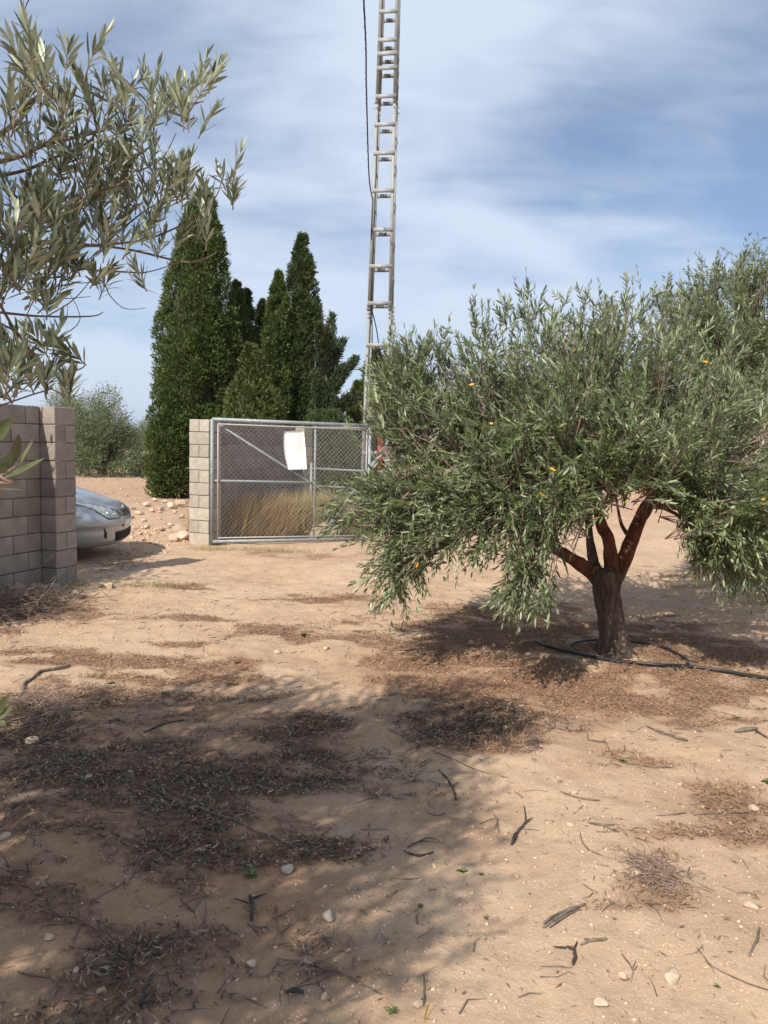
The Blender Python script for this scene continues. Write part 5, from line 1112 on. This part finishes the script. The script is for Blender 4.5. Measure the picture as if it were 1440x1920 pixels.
S = [([(822, 1445), (838, 1462), (848, 1480), (855, 1502)], .0068, 'stick_black', 'dark forked twig lying on sand at the edge of the foreground shade', [[(838, 1462), (830, 1450)], [(848, 1478), (858, 1470)]]),
     ([(958, 1586), (965, 1572), (972, 1560)], .0105, 'stick_black', 'charred bark chip with a reddish twig above it, right of the shade', [[(972, 1560), (985, 1545), (982, 1515)], [(985, 1545), (998, 1538)]]),
     ([(926, 1528), (932, 1545), (936, 1562)], .0040, 'stick', 'short upright-lying twig left of the charred bark chip', [[(932, 1545), (925, 1560)]]),
     ([(1213, 1364), (1240, 1376), (1265, 1384), (1289, 1391)], .0110, 'stick', 'thick flat stick lying across the sand below the brown litter', None),
     ([(1378, 1374), (1400, 1371), (1420, 1368)], .0150, 'stick', 'short thick log piece near the right edge below the litter', [[(1418, 1374), (1445, 1390)]]),
     ([(1097, 1370), (1103, 1388), (1120, 1392), (1135, 1394), (1143, 1410)], .0060, 'stick', 'kinked dark twig left of the thick flat stick', [[(1132, 1394), (1135, 1385)]]),
     ([(1160, 1430), (1200, 1436), (1262, 1440)], .0035, 'stick', 'thin straight twig on a faint litter patch under the kinked twig', None),
     ([(1050, 1485), (1075, 1495), (1100, 1500), (1124, 1502)], .0050, 'stick', 'crooked twig running right from a small pale stone', None),
     ([(1088, 1563), (1092, 1580), (1105, 1597), (1130, 1607)], .0042, 'stick', 'thin curved twig ending at the grey straw heap', None),
     ([(1102, 1544), (1130, 1549), (1160, 1562)], .0062, 'stick', 'split brown stick above the grey straw heap', [[(1130, 1549), (1160, 1550)]]),
     ([(1018, 1742), (1045, 1725), (1070, 1708), (1097, 1698)], .0080, 'stick', 'frayed bark bundle lying diagonally on the lower right sand', [[(1020, 1735), (1050, 1715), (1090, 1710)], [(1030, 1742), (1060, 1722), (1080, 1712)]]),
     ([(1062, 1778), (1076, 1784), (1078, 1800), (1074, 1812)], .0078, 'stick_black', 'bent black bark piece below the frayed bundle', [[(1060, 1782), (1038, 1780)], [(1076, 1784), (1082, 1770)]]),
     ([(1088, 1774), (1110, 1766), (1138, 1762)], .0060, 'stick', 'brown bark splinters just right of the bent black piece', [[(1095, 1765), (1130, 1768)]]),
     ([(1306, 1778), (1330, 1810), (1370, 1833), (1440, 1858)], .0035, 'stick', 'long thin twig running to the lower right corner', [[(1330, 1810), (1340, 1830)]]),
     ([(794, 1829), (795, 1860), (794, 1885)], .0038, 'stick', 'short straight twig pointing up at the bottom edge beside a pale stone', None),
     ([(700, 1352), (760, 1385), (820, 1412), (880, 1440), (962, 1470)], .0030, 'stick', 'long hair-thin twig crossing from shade into sunlit sand', None),
     ([(236, 1458), (300, 1495), (365, 1512), (440, 1540), (520, 1575), (600, 1612)], .0058, 'stick', 'longest twig, lying diagonally across the dark leaf mat', None),
     ([(520, 1798), (590, 1812), (660, 1838), (716, 1866)], .0040, 'stick', 'thin long twig in the shade above the purple-brown bark chunk', [[(590, 1812), (640, 1790)]]),
     ([(468, 1682), (474, 1705), (472, 1728)], .0100, 'stick_black', 'upright-lying piece of charred bark in the lower shade', [[(474, 1690), (500, 1680)], [(470, 1700), (440, 1690)]]),
     ([(285, 1830), (275, 1855), (264, 1890)], .0095, 'stick_black', 'dark bark sliver in the dappled shade at lower left', None),
     ([(535, 1863), (553, 1862), (570, 1864)], .0085, 'stick_black', 'purple-brown bark chunk near the bottom edge', None),
     ([(205, 1360), (210, 1352), (222, 1352), (234, 1356)], .0060, 'stick_black', 'small arched dark twig at the upper edge of the shade', None),
     ([(640, 1430), (680, 1424), (730, 1422)], .0036, 'stick', 'thin twig reaching right out of the dark leaf mat', None),
     ([(380, 1555), (405, 1558), (428, 1556)], .0085, 'stick_black', 'thick dark bark strip inside the leaf mat', None),
     ([(40, 1486), (46, 1475), (50, 1465)], .0070, 'stick', 'stubby dark stick at the left above the leaf mat', [[(44, 1480), (35, 1490)]]),
     ([(340, 1690), (355, 1705), (365, 1712)], .0055, 'stick', 'crossed pair of short twigs in the shade left of the charred bark', [[(335, 1705), (360, 1692), (400, 1680)]]),
     ([(1166, 1790), (1180, 1810), (1185, 1820)], .0035, 'stick', 'little y-shaped twig right of the largest bottom stone', [[(1185, 1820), (1192, 1805)]]),
     ([(1405, 1795), (1420, 1765), (1424, 1742)], .0062, 'stick', 'reddish curled bark strip close to the right edge', None),
     ([(1188, 1625), (1150, 1612), (1260, 1560), (1330, 1556)], .0001, 'stick', '', None),
     ([(1300, 1530), (1350, 1526), (1440, 1522)], .0050, 'stick', 'grey stick buried in straw at the right edge', None),
     ([(1230, 1530), (1260, 1529), (1285, 1525)], .0042, 'stick', 'straight thin twig left of the buried grey stick', None),
     ([(760, 1600), (785, 1606), (812, 1600)], .0065, 'stick_black', 'flat dark bark strip in the right part of the shade', [[(765, 1592), (800, 1575), (820, 1578)]]),
     ([(800, 1525), (820, 1530), (835, 1526)], .0035, 'stick', 'tiny twig on the lit sand left of the charred chip', None),
     ([(270, 1375), (300, 1362), (345, 1352)], .0075, 'stick_black', 'rough dark strip of bark along the upper shade boundary', None),
     ([(35, 1312), (45, 1285), (75, 1262), (130, 1250)], .0150, 'stick', 'thick curved branch arching over the brush heap at the left edge', None)]
for i, (p_, r, m_, lb, sd_) in enumerate(S):
    if lb: stick(p_, r, m_, lb, side=sd_, seed=i)
# curled yellow leaf at the bottom edge
g_ = GP(795, 1925); V, F = big_leaf_arrays(np.array([[g_[0], g_[1], g_[2] + .01]]), np.array([[.02, .9, .25]]), np.array([[1.0, 0, .3]]), np.array([.06]), np.array([.013]), np.array([.35]))
tag(obj('yellow_leaf', new_mesh('yellow_leaf', V, [F], M['yellow_leaf'], True)), 'curled yellow leaf standing at the bottom edge below an upright twig', 'leaf')
# straw heap on the sand at lower right
def tangle(n, fn, Lr, r, m, name, label, cat, up=.25, stuff=True, curved=True):
    A = np.array([fn() for _ in range(n)]); a = rng.uniform(0, 2 * math.pi, n); Ls = rng.uniform(*Lr, n)[:, None]; D = norm(np.stack([np.cos(a), np.sin(a), rng.normal(size=n) * up], 1)); out = Bag(); p = A
    for k in range(3):
        q = p + D * Ls / 3; q[:, 2] = np.maximum(q[:, 2], gz(q[:, 0], q[:, 1]) + .003); v, f = segs(p, q, r * (1 - .25 * k), r * (.75 - .25 * k) + r * .1, 3); out.add(v, f); p = q; D = norm(D + rng.normal(size=(n, 3)) * .28 + np.array((0, 0, -.12)))
    return tag(obj(name, out.mesh(name, M[m])), label, cat, kind='stuff' if stuff else None)
def heap(px, py, rx, ry, h):
    c = G(px, py); a, b = G(px, py - ry), G(px, py + ry); sx, sy = rx / FPX * c[1], (a[1] - b[1]) / 2
    def f():
        x, y = c[0] + rng.normal() * sx * .5, c[1] + rng.normal() * sy * .5; k = math.exp(-((x - c[0]) / sx) ** 2 - ((y - c[1]) / sy) ** 2); return (x, y, gzs(x, y) + rng.random() * h * k + .004)
    return f
tangle(420, heap(1228, 1640, 60, 42, .02), (.03, .09), .0016, 'brush', 'straw_heap', 'flat heap of grey straw on the lower right sand', 'straw', .1)
tangle(800, heap(35, 1140, 95, 32, .16), (.12, .5), .0034, 'brush', 'brush_pile', 'pile of dry grey prunings lying at the foot of the left block wall', 'brushwood', .3)
tangle(620, heap(70, 1330, 110, 45, .05), (.06, .22), .0024, 'brush', 'brush_pile', 'low tangle of dry pale stems at the left edge under the curved branch', 'brushwood', .25)
tangle(90, heap(232, 1060, 32, 18, .12), (.1, .3), .0035, 'stick', 'dry_weed', 'dead spindly weed on the shaded track between wall and car', 'weed', .9)
tangle(70, heap(1000, 1395, 14, 8, .05), (.04, .10), .0016, 'stick', 'dry_weed', 'tuft of dead stalks at the right tip of the foreground shadow', 'weed', .9)
for px, py, L_, n_, lb in ((75, 1115, .35, 3, 'pale bent stalk sticking up from the brush pile at the wall'), ):
    b = Bag(); g_ = GP(px, py); b.tube([g_, g_ + (-.03, .02, .18), g_ + (.02, .03, .32), g_ + (.13, .05, .42)], [.006, .006, .005, .003], 6, sub=4); b.tube([g_ + (.02, .03, .32), g_ + (.10, .02, .36)], [.003, .001], 5); b.tube([g_ + (.08, .05, .38), g_ + (.18, .05, .38)], [.003, .001], 5)
    tag(obj('dead_stick', b.mesh('dead_stick', M['brush'], True)), lb, 'stick')
# ------------------------------------------------------------------ grass and weeds
def grass(name, label, c, n, rx, ry, H, m, lean, cat='grass', W=.006, spread=.25):
    x = c[0] + rng.normal(size=n) * rx; y = c[1] + rng.normal(size=n) * ry; z = gz(x, y); B = np.stack([x, y, z - .01], 1); h = H * rng.uniform(.45, 1.1, n)
    D = norm(np.stack([lean[0] + rng.normal(size=n) * spread, lean[1] + rng.normal(size=n) * spread, np.ones(n)], 1)); N = norm(np.stack([-D[:, 0] + rng.normal(size=n) * .4, -D[:, 1] + rng.normal(size=n) * .4 - .3, rng.random(n)], 1))
    V, F = leaf_arrays(B, D, N, h, W * rng.uniform(.6, 1.4, n), -np.abs(rng.normal(size=n) * .28) + .05)
    return tag(obj(name, new_mesh(name, V, [F], M[m])), label, cat, kind='stuff')
ga = lambda px, Y: P(px, 900, Y)
c = ga(430, 12.75); grass('grass_clump', 'tall golden dry grass behind the left half of the gate', c, 3400, .26, .28, .92, 'grass', (.18, 0))
c = ga(490, 12.95); grass('grass_clump', 'golden grass leaning right, beside the middle of the gate', c, 2700, .26, .26, .85, 'grass', (.42, 0))
c = ga(598, 13.4); grass('grass_clump', 'upright yellow-green grass right of the rear pier behind the gate', c, 3400, .33, .25, .82, 'grass_grn', (.05, 0), spread=.13)
c = ga(645, 13.6); grass('grass_clump', 'sparser yellow grass around the concrete lump', c, 1500, .3, .3, .75, 'grass_grn', (.0, 0), spread=.15)
for px, py, rx, lb in ((395, 1030, .35, 'low green tufts at the hinge foot of the gate'), (500, 1033, .9, 'thin dry grass along the foot of the gate'), (290, 1098, .4, 'faint green tufts at the edge of the wall shadow'), (120, 1100, .25, 'weeds growing at the foot of the square pier')):
    g_ = GP(px, py); grass('grass_clump', lb, g_, int(600 * rx + 120), rx * .5, .09, .085, 'dry_green', (0, 0), spread=.5, W=.004)
def weed(px, py, s, lb, m='weed'):
    g_ = GP(px, py); n = 26; a = rng.uniform(0, 6.283, n); D = norm(np.stack([np.cos(a), np.sin(a), rng.uniform(.15, 1.1, n)], 1)); B = np.tile(g_, (n, 1)) + D * .1 * s * rng.random((n, 1)) + rng.normal(size=(n, 3)) * s * .12 * np.array((1, 1, .1))
    V, F = leaf_arrays(B, D, np.tile((0., 0, 1.), (n, 1)) + rng.normal(size=(n, 3)) * .2, s * rng.uniform(.4, 1, n), s * .35 * rng.uniform(.6, 1.2, n), rng.normal(size=n) * .1 - .1)
    tag(obj('weed', new_mesh('weed', V, [F], M[m])), lb, 'weed')
for a_ in ((868, 1634, .026, 'small dark green weed on the sand right of the shade'), (788, 1700, .016, 'tiny green sprout in the lower right fringe of the shade'), (1436, 1466, .03, 'bright green weed at the right edge'), (912, 1722, .012, 'very small green sprout on bare sand'), (735, 1898, .022, 'green-tipped weed at the bottom edge left of the yellow leaf'),
           (470, 1642, .03, 'green shoot at the lower margin of the leaf mat'), (570, 1192, .05, 'yellow-green sprig on the grey litter streak'), (207, 1282, .04, 'little green plant in the left litter by the brush'), (445, 1243, .035, 'green sprout on the bright sand right of centre left'), (1168, 1428, .03, 'faint green weed in the dry patch beneath the kinked twig'),
           (902, 1640, .014, 'second tiny weed just right of the small dark green one'), (1345, 1850, .014, 'green leaf scrap near the lower right twig'), (1005, 1262, .03, 'tiny green sprout on the straw left of the hose loop'), (1380, 1347, .03, 'green-grey weed on the litter below the hose at right')):
    weed(*a_)
# ------------------------------------------------------------------ irrigation hose
def hose(px_pts, r, label):
    pts = [GP(*p) + (0, 0, r + .009) for p in px_pts]; V, F = tube(pts, [r] * len(pts), 8, sub=5)
    V[:, 2] += 0
    return tag(obj('irrigation_hose', new_mesh('irrigation_hose', V, F, M['hose'], True)), label, 'hose')
hose([(1003, 1206), (1020, 1214), (1050, 1223), (1080, 1230), (1120, 1238), (1180, 1246), (1240, 1252), (1290, 1254), (1350, 1262), (1400, 1271), (1460, 1279), (1560, 1292), (1700, 1318)], .0125, 'black drip hose running past the olive trunk and out at the right edge')
hose([(1284, 1252), (1290, 1247), (1287, 1240), (1270, 1229), (1240, 1217), (1210, 1210), (1175, 1206), (1140, 1203), (1100, 1205), (1075, 1210), (1067, 1218), (1075, 1226), (1100, 1234), (1150, 1243), (1200, 1249)], .0085, 'thin black hose laid in a ring round the olive trunk')
b = Bag(); g_ = GP(1271, 1256); b.tube([g_ + (-.03, 0, .012), g_ + (.03, -.004, .012)], [.013, .013], 8); tag(obj('hose_connector', b.mesh('hose_connector', M['cable'], True)), 'small dark blue connector joining the ring hose to the main hose', 'connector')
